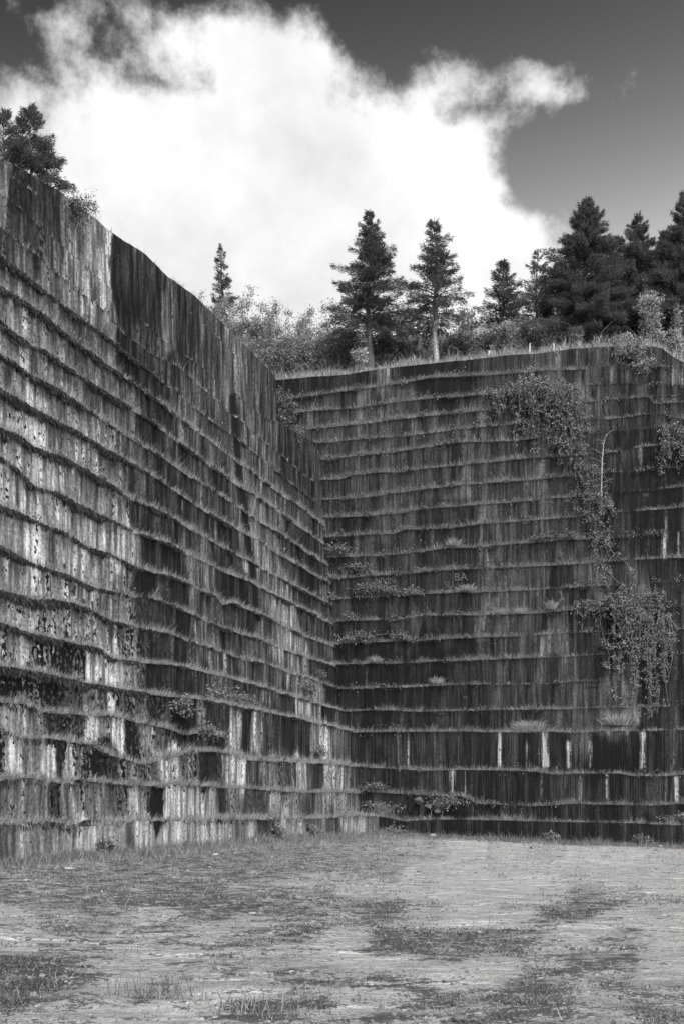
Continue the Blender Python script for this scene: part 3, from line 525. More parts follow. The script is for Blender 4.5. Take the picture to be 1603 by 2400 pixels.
def ledge_grass():
    B = {'L': Blades(), 'R': Blades()}; MS = Blades(); r = np.random.default_rng(5)
    for side, k, t, h, s, s2 in LEDGE:
        top = k + 2 == len(LL if side == 'L' else RL)
        if side == 'L' and k in (17, 18): dens, ln = 12, .16
        elif side == 'L' and k in (15, 16): dens, ln = 60, .28
        elif side == 'L': dens, ln = (330, .42) if k > 5 else (620, .36)
        elif k <= 3: dens, ln = 300, .25
        elif k in (4, 5): dens, ln = 200, .2
        else: dens, ln = 300, .27
        if top: dens, ln = (80, .45) if side == 'R' else (110, .34)
        lo, hi = t[0], t[-1]
        if side == 'L': lo = -4.5
        if side == 'R': hi = min(hi, 19); lo = max(lo, -6.5)
        per = 14; nt_ = int((hi - lo) * dens * (.50 if side == 'L' else .95) / per); tc_ = r.uniform(lo, hi, nt_); n = nt_ * per; tid = np.repeat(np.arange(nt_), per)
        toff = r.normal(0, .075 if side == 'L' else .11, n); tt = np.clip(tc_[tid] + toff, lo, hi); tsz = r.lognormal(-.05, .34 if side == 'R' else .25, nt_)[tid]; tsh = r.normal(0, .17, nt_)[tid]
        patch = vnoise(tt * .45, k * 2.7, 91) * .6 + vnoise(tt * 1.9, k * 1.7, 92) * .65 + .12
        if side == 'L': patch = patch + .18
        if side == 'R': patch = patch + .16 * (tt < 6) - .22 * (tt > 10.5) + (.25 if k <= 4 else 0)
        keep = r.uniform(0, 1, n) < np.clip((patch[tid * per] - (.52 if side == 'R' else .44)) * 3.4, .015, 1); tt = tt[keep]; patch = patch[keep]; toff = toff[keep]; tsz = tsz[keep]; tsh = tsh[keep]; n = len(tt)
        hh = np.interp(tt, t, h); dp = min(s2 - s, .35)
        so_ = s - .08 + r.uniform(0, 1, n) ** 1.3 * (dp + .10)
        if top: so_ = s + (r.uniform(-.05, 1.6, n) if side == 'R' else r.uniform(-.06, .3, n))
        base = world(side, tt, so_, hh - .03)
        if top: base[:, 2] = (top_h_right if side == 'R' else top_h_left)(tt, np.maximum(so_ - s, 0)) - .05
        nin = NL if side == 'L' else NR; al = DL if side == 'L' else DR
        lean = r.normal(.15, .35, n); la = r.normal(0, .22, n) + toff * (2.2 if side == 'L' else 4.5)
        up = unit(np.concatenate([-nin * lean[:, None] + al * la[:, None], np.ones((n, 1))], 1))
        bend = np.concatenate([-nin * r.uniform(.0, .5, n)[:, None] + al * r.normal(0, .3, n)[:, None], -r.uniform(0, .5, n)[:, None]], 1)
        L = (.72 + .25 * smooth01((9 - tt) / 8) * (4 < k < 15) if side == 'L' else 1.1) * ln * tsz * r.lognormal(-.15, .22, n) * (.5 + .7 * patch)
        B[side].add(base, up, L, np.full(n, .009 if side == 'L' else .011), bend, np.clip(r.beta(1.6, 2.2, n) + tsh, 0, 1), k)
        # moss and roots hanging under the lip: thick on the near left ledges, thin elsewhere
        md = 230 if (side == 'L' and 4 <= k <= 15) else (40 if side == 'R' and k > 3 else 14)
        if (side == 'L' and k >= 17) or top: continue
        n = int((hi - lo) * md); tt = r.uniform(lo, hi, n)
        hp = to_px(world(side, tt, np.full(n, s), np.interp(tt, t, h)))[0]
        m = vnoise(tt * .7, k * 3.1, 95) * .7 + vnoise(tt * 2.6, k * 1.3, 96) * .5
        if side == 'L': m = m + .5 * smooth01((400 - hp) / 260) - .2
        keep = r.uniform(0, 1, n) < np.clip((m - .42) * 2.6, 0, 1); tt = tt[keep]; m = m[keep]; n = len(tt)
        hang = (.12 + (.34 if side == 'L' else .1) * np.clip(m - .5, 0, 1))
        base = world(side, tt, s - .10 - r.uniform(-.04, .06, n), np.interp(tt, t, h) - r.uniform(0, 1, n) * hang * .6 + .02)
        dn = unit(np.concatenate([-nin * r.normal(.25, .3, n)[:, None] + al * r.normal(0, .45, n)[:, None], -np.ones((n, 1))], 1))
        MS.add(base, dn, hang * r.uniform(.25, .7, n), r.uniform(.025, .06, n), np.zeros((n, 3)) + [0, 0, -.3], r.uniform(0, 1, n), 200 + k)
    tag(B['L'].build('grass', M_GRASS), 'pale tufted grass growing along the ledges of the left face', 'grass', kind='stuff')
    tag(B['R'].build('grass', M_GRASS), 'pale grass growing along the ledges and rim of the far face', 'grass', kind='stuff')
    tag(MS.build('moss', M_MOSS), 'dark moss and roots hanging under the ledge edges', 'moss', kind='stuff')
ledge_grass()
def floor_grass():
    r = np.random.default_rng(9); B = Blades()
    # sparse grass on the mossy patches, thinning with distance
    n = 95000; Y = 8.0 + 58 * r.uniform(0, 1, n) ** 1.25; X = r.uniform(-.3, .3, n) * Y
    Z = floor_h(X, Y); m = moss_at(X, Y, Z); nz = fbm(X * 1.6, Y * 2.0, 61, 4)
    dl = -((X - P0[0]) * NL[0] + (Y - P0[1]) * NL[1]); dr = -((X - PC[0]) * NR[0] + (Y - PC[1]) * NR[1])
    keep = (r.uniform(0, 1, n) < np.clip((m + 1.1 * nz - .62) * 1.0, .003, .6)) & (dl > .05) & (dr > .05)
    X, Y, Z, m = X[keep], Y[keep], Z[keep], m[keep]; n = len(X)
    up = unit(np.stack([r.normal(0, .35, n), r.normal(0, .35, n), np.ones(n)], -1)); bend = np.stack([r.normal(0, .4, n), r.normal(0, .4, n), -r.uniform(0, .4, n)], -1)
    B.add(np.stack([X, Y, Z - .01], -1), up, r.lognormal(-2.55, .45, n) * (1 + Y / 60), .004 + .0002 * Y, bend, np.clip(r.beta(1.4, 2.6, n) + .28 * fbm(X * .9, Y * 1.1, 63, 3), 0, 1), 1)
    # matted moss and tiny sprouts: low broad blades that give the patches a ragged relief
    n = 420000; Y = 8.0 + 56 * r.uniform(0, 1, n) ** 2.1; X = r.uniform(-.3, .3, n) * Y; Z = floor_h(X, Y); m = moss_at(X, Y, Z)
    nz = .55 * fbm(X * 1.1, Y * 1.3, 65, 3) + .75 * fbm(X * 3.4, Y * 3.6, 66, 4, .65); dl = -((X - P0[0]) * NL[0] + (Y - P0[1]) * NL[1]); dr = -((X - PC[0]) * NR[0] + (Y - PC[1]) * NR[1])
    keep = (r.uniform(0, 1, n) < np.clip((m + 1.25 * nz - .55) * 1.6, .006, .8)) & (dl > .05) & (dr > .05); X, Y, Z = X[keep], Y[keep], Z[keep]; n = len(X)
    up = unit(np.stack([r.normal(0, .7, n), r.normal(0, .7, n), np.ones(n)], -1)); bend = np.stack([r.normal(0, .6, n), r.normal(0, .6, n), -r.uniform(0, .6, n)], -1)
    MB = Blades(); MB.add(np.stack([X, Y, Z + .015], -1), up, r.lognormal(-4.2, .5, n) * (1 + Y / 26), .0045 + .00055 * Y, bend, np.clip(r.beta(1.3, 2.6, n) + .25 * fbm(X * 1.5, Y * 1.5, 67, 3), 0, 1), 4)
    tag(MB.build('moss', leaf_material('floor moss', .025, .26, .25, .9, .05)), 'ragged mats of dark moss and tiny sprouts on the quarry floor', 'moss', kind='stuff')
    # rank grass at the foot of the faces
    for side, cnt, lo, hi, ln in (('L', 26000, -4, T0, .26), ('R', 13000, 0, 17, .26)):
        tt = r.uniform(lo, hi, cnt); w = r.exponential(.55, cnt)
        q = world(side, tt, -w - .02, np.zeros(cnt)); q[:, 2] = floor_h(q[:, 0], q[:, 1]) - .02
        up = unit(np.stack([r.normal(0, .4, cnt), r.normal(0, .4, cnt), np.ones(cnt)], -1)); bend = np.stack([r.normal(0, .5, cnt), r.normal(0, .5, cnt), -r.uniform(0, .5, cnt)], -1)
        B.add(q, up, ln * r.lognormal(-.2, .5, cnt) * (.6 + .8 * vnoise(tt * .8, 4., 33)), np.full(cnt, .013), bend, r.beta(1.5, 2.3, cnt), 2)
    tag(B.build('grass', M_TURF), 'short sparse grass on the quarry floor and along the foot of the faces', 'grass', kind='stuff')
floor_grass()
def gravel():
    r = np.random.default_rng(19); n = 22000; Y = 8.6 + 30 * r.uniform(0, 1, n) ** 1.7; X = r.uniform(-.3, .3, n) * Y; Z = floor_h(X, Y)
    m = moss_at(X, Y, Z); keep = r.uniform(0, 1, n) < np.clip(.16 + .9 * (m - .25) * (.4 + vnoise(X * .8, Y * .9, 44)), .04, 1); X, Y, Z = X[keep], Y[keep], Z[keep]; 
    for sd_, cnt, lo, hi in (('L', 260, -3, T0), ('R', 170, 0, 17)):
        tt = r.uniform(lo, hi, cnt); q = world(sd_, tt, -r.exponential(.5, cnt) - .05, np.zeros(cnt)); X = np.concatenate([X, q[:, 0]]); Y = np.concatenate([Y, q[:, 1]]); Z = np.concatenate([Z, floor_h(q[:, 0], q[:, 1])])
    n = len(X); big = np.arange(n) >= n - 430
    g = (1 + 5 ** .5) / 2; ico = unit(np.array([(-1, g, 0), (1, g, 0), (-1, -g, 0), (1, -g, 0), (0, -1, g), (0, 1, g), (0, -1, -g), (0, 1, -g), (g, 0, -1), (g, 0, 1), (-g, 0, -1), (-g, 0, 1)], float))
    fc = np.array([(0, 11, 5), (0, 5, 1), (0, 1, 7), (0, 7, 10), (0, 10, 11), (1, 5, 9), (5, 11, 4), (11, 10, 2), (10, 7, 6), (7, 1, 8), (3, 9, 4), (3, 4, 2), (3, 2, 6), (3, 6, 8), (3, 8, 9), (4, 9, 5), (2, 4, 11), (6, 2, 10), (8, 6, 7), (9, 8, 1)])
    sz = .0065 * r.lognormal(0, .55, n) * (1 + Y / 40) * np.where(big, 3.2, 1); a = r.uniform(0, 6.3, n)
    P = ico[None] * (sz[:, None, None] * np.stack([r.uniform(.8, 1.6, n), r.uniform(.7, 1.2, n), r.uniform(.4, .8, n)], -1)[:, None]) * r.uniform(.75, 1.2, (n, 12, 1))
    V = np.stack([P[..., 0] * np.cos(a)[:, None] - P[..., 1] * np.sin(a)[:, None] + X[:, None], P[..., 0] * np.sin(a)[:, None] + P[..., 1] * np.cos(a)[:, None] + Y[:, None], P[..., 2] + Z[:, None] + .15 * sz[:, None]], -1).reshape(-1, 3)
    F_ = (fc[None] + 12 * np.arange(n)[:, None, None]).reshape(-1, 3)
    tag(mesh_obj('gravel', V, [F_], leaf_material('grit', .05, .30, 0, .9, .1), None, {'shade': np.repeat(r.beta(1.5, 2.2, n), 12)}), 'loose grit and small gravel scattered over the quarry floor', 'gravel', kind='stuff')
gravel()
# ------------------------------------------------------------------ plants
def tube(path, rad, nside=6):
    path = np.asarray(path, float); n = len(path); rad = np.broadcast_to(np.asarray(rad, float), (n,))
    d = np.gradient(path, axis=0); d = unit(d); ref = np.where(np.abs(d[:, 2:3]) > .9, [[1., 0, 0]], [[0, 0, 1.]])
    a = unit(np.cross(d, ref)); b = np.cross(d, a); th = np.arange(nside) * 2 * pi / nside
    V = (path[:, None] + rad[:, None, None] * (a[:, None] * np.cos(th)[None, :, None] + b[:, None] * np.sin(th)[None, :, None])).reshape(-1, 3)
    i = np.arange(n * nside).reshape(n, nside); j = np.roll(i, -1, 1)
    q = np.stack([i[:-1], j[:-1], j[1:], i[1:]], -1).reshape(-1, 4)
    return V, q
class Tubes:
    def __init__(s): s.V = []; s.q = []; s.n = 0
    def add(s, path, rad, ns=5):
        V, q = tube(path, rad, ns); s.V.append(V); s.q.append(q + s.n); s.n += len(V)
    def build(s, name, mat, parent): return mesh_obj(name, np.concatenate(s.V), [np.concatenate(s.q)], mat, parent, smooth=True)
class Leaves:
    def __init__(s): s.V = []; s.sh = []
    def add(s, c, axis, normal, length, width, shade):
        """rhombic leaves: centre base c, long axis, rough normal"""
        axis = unit(axis); sd = unit(np.cross(axis, normal)); nn = np.cross(sd, axis); L = np.asarray(length)[:, None]; Wd = np.asarray(width)[:, None]
        p0 = c; p1 = c + axis * L * .45 + sd * Wd * .5 + nn * L * .08; p2 = c + axis * L; p3 = c + axis * L * .45 - sd * Wd * .5 + nn * L * .08
        s.V.append(np.stack([p0, p1, p2, p3], 1).reshape(-1, 3)); s.sh.append(np.repeat(shade, 4))
    def build(s, name, mat, parent):
        V = np.concatenate(s.V); i = np.arange(len(V)).reshape(-1, 4)
        return mesh_obj(name, V, [i], mat, parent, {'shade': np.concatenate(s.sh)})
def rand_dirs(r, n): return unit(r.normal(0, 1, (n, 3)))
def conifer(base, height, half, seed, label, bare=.12, dens=1.0, group='fir trees on the rim', lean=0, pale=False, irregular=.25, mat=None, ls=1.0, up=0.):
    r = np.random.default_rng(seed); base = np.asarray(base, float)
    root = thing('fir_tree', label, 'tree', base, group)
    T = Tubes(); z = np.linspace(-.3, 1, 14)
    path = base + np.stack([lean * height * np.clip(z, 0, 1) ** 1.5 + .01 * height * np.sin(z * 9 + seed), .008 * height * np.cos(z * 7 + seed), z * height], -1)
    T.add(path, np.maximum(.021 * height * (1 - np.clip(z, 0, 1)) ** .9, .012), 7)
    Bt = Tubes(); Lf = Leaves()
    nb = int(150 * dens * (height / 8) ** .5)
    zz = np.sort(bare + (1 - bare) * r.uniform(0, 1, nb) ** .9)
    for j, f in enumerate(zz):
        c = base + np.array([np.interp(f, z, path[:, 0] - base[0]), np.interp(f, z, path[:, 1] - base[1]), f * height])
        prof = (1 - f) ** 1.0 * min(1, (f - bare) / .10 + .8)
        L = 1.3 * half * prof * (1 + 1.15 * irregular * r.normal()) * (1 if r.uniform() > .12 else .45) + .12
        L = max(L, .1); az = r.uniform(0, 2 * pi); dirh = np.array([cos(az), sin(az), 0.])
        rise0 = .15 + up + .75 * f + r.normal(0, .12); q = np.linspace(0, 1, 6)
        pth = c + dirh * (L * q)[:, None] + np.array([0, 0, 1.]) * (L * (rise0 * q - (.55 - .25 * f) * q ** 2 + .12 * q ** 3))[:, None]
        Bt.add(pth, np.linspace(.012 + .010 * L, .004, 6), 4)
        m = int(max(24, 125 * L * dens ** .5 / ls ** 1.5)); w = r.uniform(.12, 1, m) ** .75
        p = np.stack([np.interp(w, q, pth[:, i]) for i in range(3)], -1)
        side = np.array([-dirh[1], dirh[0], 0.]); sg = r.choice([-1, 1], m)
        spread = .24 * L * (1.05 - w) + .03; off = side * (sg * spread * r.uniform(0, 1, m))[:, None] + np.array([0, 0, 1.]) * (r.normal(-.05, .05, m) * (1 + L * .3))[:, None]
        ax = dirh * .75 + side * (sg * r.uniform(.15, .9, m))[:, None] + np.array([0, 0, 1.]) * r.normal(-.10 + .35 * f, .28, m)[:, None]
        Lf.add(p + off, ax, rand_dirs(r, m) * .7 + [0, 0, 1], ls * r.uniform(.12, .28, m), ls * r.uniform(.022, .045, m), np.clip(r.beta(1.6, 2.4, m) + .15 * w, 0, 1))
    m = 36; f = r.uniform(.84, 1.01, m); c = base + np.stack([np.interp(f, z, path[:, 0] - base[0]), np.interp(f, z, path[:, 1] - base[1]), f * height], -1)
    Lf.add(c, rand_dirs(r, m) * .6 + [0, 0, .9], rand_dirs(r, m), r.uniform(.10, .24, m), r.uniform(.03, .05, m), r.uniform(.2, .7, m))
    T.build('trunk', M_PALEBARK if pale else M_BARK, root); Bt.build('branches', M_BARK, root); Lf.build('crown', mat or M_FIR, root)
    return root
def shrub(base, height, half, seed, label, n=2600, mat=None, name='alder_shrub', cat='shrub', group='leafy shrubs on the rim', leaf=.11, stems=7, low=.15, bark=None):
    """many-stemmed leafy shrub: stems fan out, twigs carry clumps of leaves with gaps between"""
    r = np.random.default_rng(seed); base = np.asarray(base, float); root = thing(name, label, cat, base, group)
    T = Tubes(); Lf = Leaves(); cl = []
    for j in range(stems):
        az = r.uniform(0, 2 * pi); q = np.linspace(0, 1, 7); sp = half * r.uniform(.15, .9) ; hh = height * r.uniform(.7, 1.0) * (1 - .28 * (sp / half) ** 2)
        d = np.array([cos(az), sin(az), 0]); pth = base + d * (sp * q ** 1.4)[:, None] + np.array([0, 0, 1.]) * (hh * q - .1 * (1 - q))[:, None] + r.normal(0, .03 * height, (7, 3)) * q[:, None]
        T.add(pth, np.linspace(.012 + .005 * height, .006, 7), 5)
        for i in range(int(6 + 3 * height)):
            f = r.uniform(low, 1.0); c = np.array([np.interp(f, q, pth[:, i2]) for i2 in range(3)])
            a2 = r.uniform(0, 2 * pi); tl = half * .42 * r.uniform(.3, 1) * (1.15 - f * .6)
            e = c + np.array([cos(a2) * tl, sin(a2) * tl, tl * r.uniform(.1, .9)]); T.add([c, (c + e) / 2 + [0, 0, .04], e], [.008, .006, .004], 4)
            cl.append((c, e))
    n = int(n * 2.2); k = r.integers(0, len(cl), n); C = np.array([c for c, e in cl]); E = np.array([e for c, e in cl])
    w = r.uniform(.2, 1.08, n)[:, None]; p = C[k] * (1 - w) + E[k] * w + r.normal(0, .07 * half + .05, (n, 3))
    p[:, 2] = np.maximum(p[:, 2], base[2] + .02)
    Lf.add(p, rand_dirs(r, n) + [0, 0, -.15], rand_dirs(r, n) * .8 + [.2, -.3, .8], leaf * r.uniform(.6, 1.3, n), leaf * r.uniform(.4, .8, n), r.beta(1.6, 2.2, n))
    T.build('stems', bark or M_BARK, root); Lf.build('foliage', mat or M_ALDER, root); return root
def right_top(px, w):
    q = plan_hit(np.array([float(px)]), PC, NR, 5.25 + w)[0]; u = float((q - PC) @ DR); return np.array([q[0], q[1], float(top_h_right(u, w))])
def left_top(px, w):
    q = plan_hit(np.array([float(px)]), P0, NL, 4.76 + w)[0]; t = float((q - P0) @ DL); return np.array([q[0], q[1], float(top_h_left(t, w))])
def z_at(py, Y): return CAMZ + (HZ - py) / F * Y
def rim_fir(px, top, w, halfpx, seed, label, **kw):
    b = right_top(px, w); return conifer(b, z_at(top, b[1]) - b[2], halfpx * b[1] / F, seed, label, **kw)
rim_fir(866, 498, 4.2, 98, 1, 'tall dark fir with bare dark lower trunk near the middle of the far rim', bare=.2, dens=1.5)
rim_fir(1020, 517, 3.2, 86, 2, 'open fir with pale lower trunk leaning limbs, right of the tall middle fir', bare=.2, dens=1.15, pale=True, irregular=.35)
rim_fir(523, 576, 13., 52, 3, 'small pointed fir rising alone above the shrubs by the left face', bare=.2, dens=.9, irregular=.2)
rim_fir(1180, 612, 6., 72, 4, 'short bushy fir between the open fir and the large dark fir', bare=.04, dens=1.2, irregular=.3)
rim_fir(1258, 588, 8., 62, 5, 'thin see-through fir just left of the large dark fir', bare=.1, dens=.75, irregular=.3)
rim_fir(1374, 466, 5., 122, 6, 'large dense dark fir on the right of the rim, highest of the row', bare=.03, dens=2.3, irregular=.2)
rim_fir(1495, 503, 7., 92, 7, 'dark fir standing between the large fir and the right edge', bare=.03, dens=1.8)
rim_fir(1606, 455, 6., 110, 8, 'dark fir cut off by the right edge of the picture', bare=.03, dens=1.9)
rim_fir(1432, 585, 9., 80, 9, 'lower dark fir filling the gap behind the large dark fir', bare=.03, dens=1.5)
rim_fir(1555, 600, 10., 80, 10, 'lower fir behind the gap near the right edge', bare=.03, dens=1.5)
rim_fir(1455, 560, 10., 80, 27, 'tall fir crowded behind the gap right of the large dark fir', bare=.03, dens=1.6)
rim_fir(1560, 545, 9., 85, 28, 'fir standing just inside the right edge, behind its neighbour', bare=.03, dens=1.6)
rim_fir(1305, 640, 10., 75, 26, 'low fir half hidden at the left flank of the large dark fir', bare=.03, dens=1.4)
def left_fir(px, top, w, halfpx, seed, label, **kw):
    b = left_top(px, w); return conifer(b, z_at(top, b[1]) - b[2], halfpx * b[1] / F, seed, label, **kw)
left_fir(72, 248, 1.0, 66, 11, 'bushy young fir on the left rim, taller with a pointed top', bare=.02, dens=1.2, ls=.6, irregular=.2, group='young firs on the left rim')
left_fir(8, 262, 1.6, 56, 12, 'bushy young fir on the left rim cut off by the picture edge', bare=.02, dens=.75, ls=.6, irregular=.3, up=.45, group='young firs on the left rim')
left_fir(112, 345, .6, 34, 13, 'lowest young fir on the left rim, nearest the hanging plant', bare=.0, dens=.7, ls=.6, irregular=.3, up=.45, group='young firs on the left rim')
# shrubs along the far rim: x, top y, distance back, half width px
SH = [(470,672,10,34),(500,668,12,40),(545,668,11,42),(588,672,12,44),(628,682,11,42),(662,700,10,38),(700,722,12,38),(738,716,10,40),(776,712,11,40),
      (520,720,6,44),(572,738,6,46),(622,752,6,46),(672,765,6,46),(722,770,6,46),(770,768,6,44),(815,775,7,44),
      (820,742,11,40),(905,735,11,42),(945,715,12,42),(985,742,11,40),(1060,722,12,40),(1095,715,11,42),(900,788,6,44),(955,790,6,42),(1075,778,6,42),(1125,770,5,42),(1180,765,4,46),(1235,745,5,46),(1285,755,4,40),(965,768,9,46),(1045,775,9,46),(800,765,10,44),(860,772,10,44),(920,770,9,44)]
NM = ['by the small lone fir', 'under the tall dark fir', 'below the open pale-trunked fir', 'near the short bushy fir', 'against the left face']
for i, (px, ty, w, hp) in enumerate(SH):
    b = right_top(px, w); front = w <= 7
    near = min([(523, 'the small pointed fir'), (866, 'the tall dark-trunked fir'), (1020, 'the open pale-trunked fir'), (1180, 'the short bushy fir'), (1258, 'the thin see-through fir'), (690, 'the dip in the tree line')], key=lambda q: abs(q[0] - px))
    pos = 'beside' if abs(near[0] - px) < 12 else ('left of' if px < near[0] else 'right of')
    step_ = sorted([s for s in SH if (s[2] <= 7) == front and ((s[0] < near[0]) == (px < near[0]))], key=lambda s: abs(s[0] - near[0])).index(SH[i])
    lab = '%s leafy shrub %s %s, %s from it' % ('front-row' if front else 'tall back-row', pos, near[1], ['nearest', 'second', 'third', 'fourth', 'fifth', 'sixth', 'seventh', 'eighth', 'ninth', 'tenth'][min(step_, 9)])
    shrub(b, max(z_at(ty, b[1]) - b[2], .7), hp * b[1] / F * 1.35, 100 + i, lab, n=4600 if front else 3600, leaf=.13, stems=8)
for i, (px, ty, w, hp, lab) in enumerate([(1525, 668, 3.5, 55, 'pale leafy bush in front of the dark firs at the right'), (1580, 770, 1.5, 36, 'pale broad-leaved bush at the right end of the rim'),
        (848, 812, 1.6, 26, 'pale low bush at the foot of the tall dark-trunked fir'), (1350, 768, 2.6, 26, 'spiky light shrub at the foot of the large dark fir'), (1590, 700, 4.5, 45, 'light bush under the fir at the right picture edge'), (1465, 785, 2.4, 22, 'small light shrub behind the overhanging bush')]):
    b = right_top(px, w); shrub(b, max(z_at(ty, b[1]) - b[2], .5), hp * b[1] / F, 160 + i, lab, n=1800, mat=M_BRIGHT, leaf=.12, name='broadleaf_shrub', group='pale bushes on the rim')
# low scrub right behind the far rim (one mass), with the grass of the rim
def rim_scrub():
    r = np.random.default_rng(77); B = Blades(); n = 24000
    u = r.uniform(-7.5, 19, n); w = r.uniform(0, 1, n) ** 1.4 * 6
    keep = r.uniform(0, 1, n) < .35 + .9 * vnoise(u * .7, w * .8, 5); u = u[keep]; w = w[keep]; n = len(u)
    b = world('R', u, 5.25 + w, top_h_right(u, w) - .04)
    up = unit(np.stack([r.normal(0, .4, n), r.normal(-.1, .4, n), np.ones(n)], -1)); bend = np.stack([r.normal(0, .4, n), r.normal(-.2, .4, n), -r.uniform(0, .5, n)], -1)
    B.add(b, up, .38 * r.lognormal(-.1, .45, n) * (.5 + vnoise(u * 1.1, w, 8)), np.full(n, .03), bend, r.beta(2, 1.8, n), 3)
    tag(B.build('grass', M_GRASS), 'tall pale grass on the sloping ground behind the far rim', 'grass', kind='stuff')
rim_scrub()
# ------------------------------------------------------------------ vines and ledge plants
def hanging(name, label, cat, strands, seed, side='R', leaves=3000, leaf=.10, mat=None, group=None, out=.25, fluff=.22, stem=.012):
    """strands: list of pixel polylines on the face; stems hang a little off it and carry leaves"""
    r = np.random.default_rng(seed); T = Tubes(); Lf = Leaves(); allp = []
    for st, o in strands:
        p = pts(st) if isinstance(st, str) else st
        q3 = np.array([spot(x, y, side, o) for x, y in p]); q3[1:-1] += r.normal(0, .05, (max(len(p) - 2, 0), 3))
        tt = np.linspace(0, 1, len(p)); ti = np.linspace(0, 1, len(p) * 4)
        pp = np.stack([np.interp(ti, tt, q3[:, i]) for i in range(3)], -1) + r.normal(0, .018, (len(ti), 3))
        T.add(pp, np.linspace(stem, stem * .45, len(ti)), 4); allp.append(pp)
    root = thing(name, label, cat, allp[0][0], group)
    lens = np.array([np.linalg.norm(np.diff(p, axis=0), axis=1).sum() for p in allp]); k = r.choice(len(allp), leaves, p=lens / lens.sum()); f = r.uniform(0, 1, leaves)
    P = np.array([allp[a][min(int(b * (len(allp[a]) - 1)), len(allp[a]) - 1)] for a, b in zip(k, f)])
    nin = NR if side == 'R' else NL
    nc = max(leaves // 16, 4); ci = r.integers(0, nc, leaves); P = P[:nc][ci] + r.normal(0, fluff, (nc, 3))[ci] * .8 + r.normal(0, .08, (leaves, 3)) - 0
    P = P + r.normal(0, fluff * .25, (leaves, 3)) * np.array([1, 1, .8]) - np.append(nin, 0)[None] * np.abs(r.normal(0, fluff * .5, leaves))[:, None]
    d = rand_dirs(r, leaves) * .8 + np.append(-nin * .4, -.45)
    Lf.add(P, d, rand_dirs(r, leaves) * .7 + np.append(-nin * .5, .8), leaf * r.uniform(.6, 1.4, leaves), leaf * r.uniform(.45, .8, leaves), r.beta(1.7, 2.0, leaves))
    T.build('stems', M_STEM, root); Lf.build('leaves', mat or M_BRAMBLE, root); return root
def strands_between(r, n, x0, x1, y0, y1, l0, l1, o0, o1, drift=0):
    out = []
    for i in range(n):
        x = r.uniform(x0, x1); y = np.interp(x, [x0, x1], [y0, y1]) + r.normal(0, 5); L = r.uniform(l0, l1); m = 6
        xs = x + np.cumsum(r.normal(drift, 7, m)); ys = y + np.linspace(0, L, m) - 8 * np.sin(np.linspace(0, pi, m))
        out.append((np.stack([xs, ys], -1), r.uniform(o0, o1)))
    return out
rs = np.random.default_rng(3)
big = strands_between(rs, 34, 1240, 1362, 895, 925, 40, 175, .25, .8, .8) + strands_between(rs, 16, 1160, 1260, 925, 900, 15, 70, .2, .55, 1) + strands_between(rs, 12, 1310, 1368, 960, 950, 60, 135, .2, .6, .5) + \
    [('1245,860 1232,885 1225,905', .3), ('1120,990 1150,960 1190,940', .2), ('1130,930 1160,925 1200,915', .2), ('1290,900 1330,905 1380,930', .3)]
hanging('hanging_bramble', 'large bramble mass spilling over the upper ledges of the far face', 'bramble', big, 31, leaves=9500, leaf=.12, out=.5, fluff=.19, group='brambles hanging on the far face')
v2 = strands_between(rs, 10, 1375, 1420, 1190, 1260, 20, 90, .15, .35, 1.5) + strands_between(rs, 14, 1358, 1395, 1080, 1110, 30, 130, .15, .4, 1.5) + strands_between(rs, 12, 1350, 1420, 1150, 1175, 10, 60, .2, .5, 0)
hanging('hanging_bramble', 'narrow bramble hanging below the large bramble mass, beside the bare sapling', 'bramble', v2, 32, leaves=2900, leaf=.11, fluff=.15, group='brambles hanging on the far face')
v3b = [('1385,1275 1400,1300 1412,1340 1425,1380', .15), ('1392,1290 1420,1330 1450,1375 1470,1400', .15), ('1420,1270 1440,1300 1470,1320 1482,1350', .2)]
v3 = v3b + strands_between(rs, 18, 1438, 1492, 1395, 1420, 60, 250, .2, .6, .3) + strands_between(rs, 20, 1340, 1500, 1420, 1400, 8, 45, .15, .5, 0) + [('1490,1345 1482,1370 1470,1408', .3), ('1366,1412 1364,1440 1366,1480', .2), ('1404,1430 1410,1470 1420,1525', .15), ('1315,1382 1316,1410', .1)]
hanging('hanging_bramble', 'long bramble curtain hanging from a middle ledge near the right', 'bramble', v3, 33, leaves=6000, leaf=.11, fluff=.15, group='brambles hanging on the far face')
v4 = strands_between(rs, 16, 1520, 1575, 1450, 1440, 60, 240, .2, .5, .3) + strands_between(rs, 8, 1500, 1560, 1400, 1395, 8, 50, .2, .4, 0) + [('1545,1440 1530,1500 1520,1560 1530,1620 1545,1650', .2), ('1570,1480 1572,1540 1565,1600', .2)]
hanging('hanging_bramble', 'tangled stringy bramble beside the long curtain, nearest the right edge', 'bramble', v4, 34, leaves=3400, leaf=.10, fluff=.14, group='brambles hanging on the far face')
v5 = strands_between(rs, 16, 1562, 1610, 1005, 1010, 20, 110, .2, .6, .5)
hanging('hanging_bramble', 'bramble clump at the right picture edge, level with the large mass', 'bramble', v5, 35, leaves=2400, leaf=.11, fluff=.17, group='brambles hanging on the far face')
v6 = strands_between(rs, 18, 1452, 1528, 812, 815, 10, 42, .1, .5, .3) + strands_between(rs, 8, 1502, 1522, 850, 855, 10, 35, .1, .3, 0)
hanging('overhanging_bush', 'shrub overhanging the rim at the right, shading the face below', 'bush', v6, 36, leaves=1900, leaf=.11, fluff=.19, mat=M_ALDER)
v7 = strands_between(rs, 12, 155, 185, 462, 482, 20, 95, .1, .35, .5) + [('175,480 190,460 205,448', .3)]
hanging('hanging_shrub', 'dark leafy plant hanging over the left rim', 'shrub', v7, 37, side='L', leaves=1300, leaf=.075, fluff=.11, mat=M_FIR)
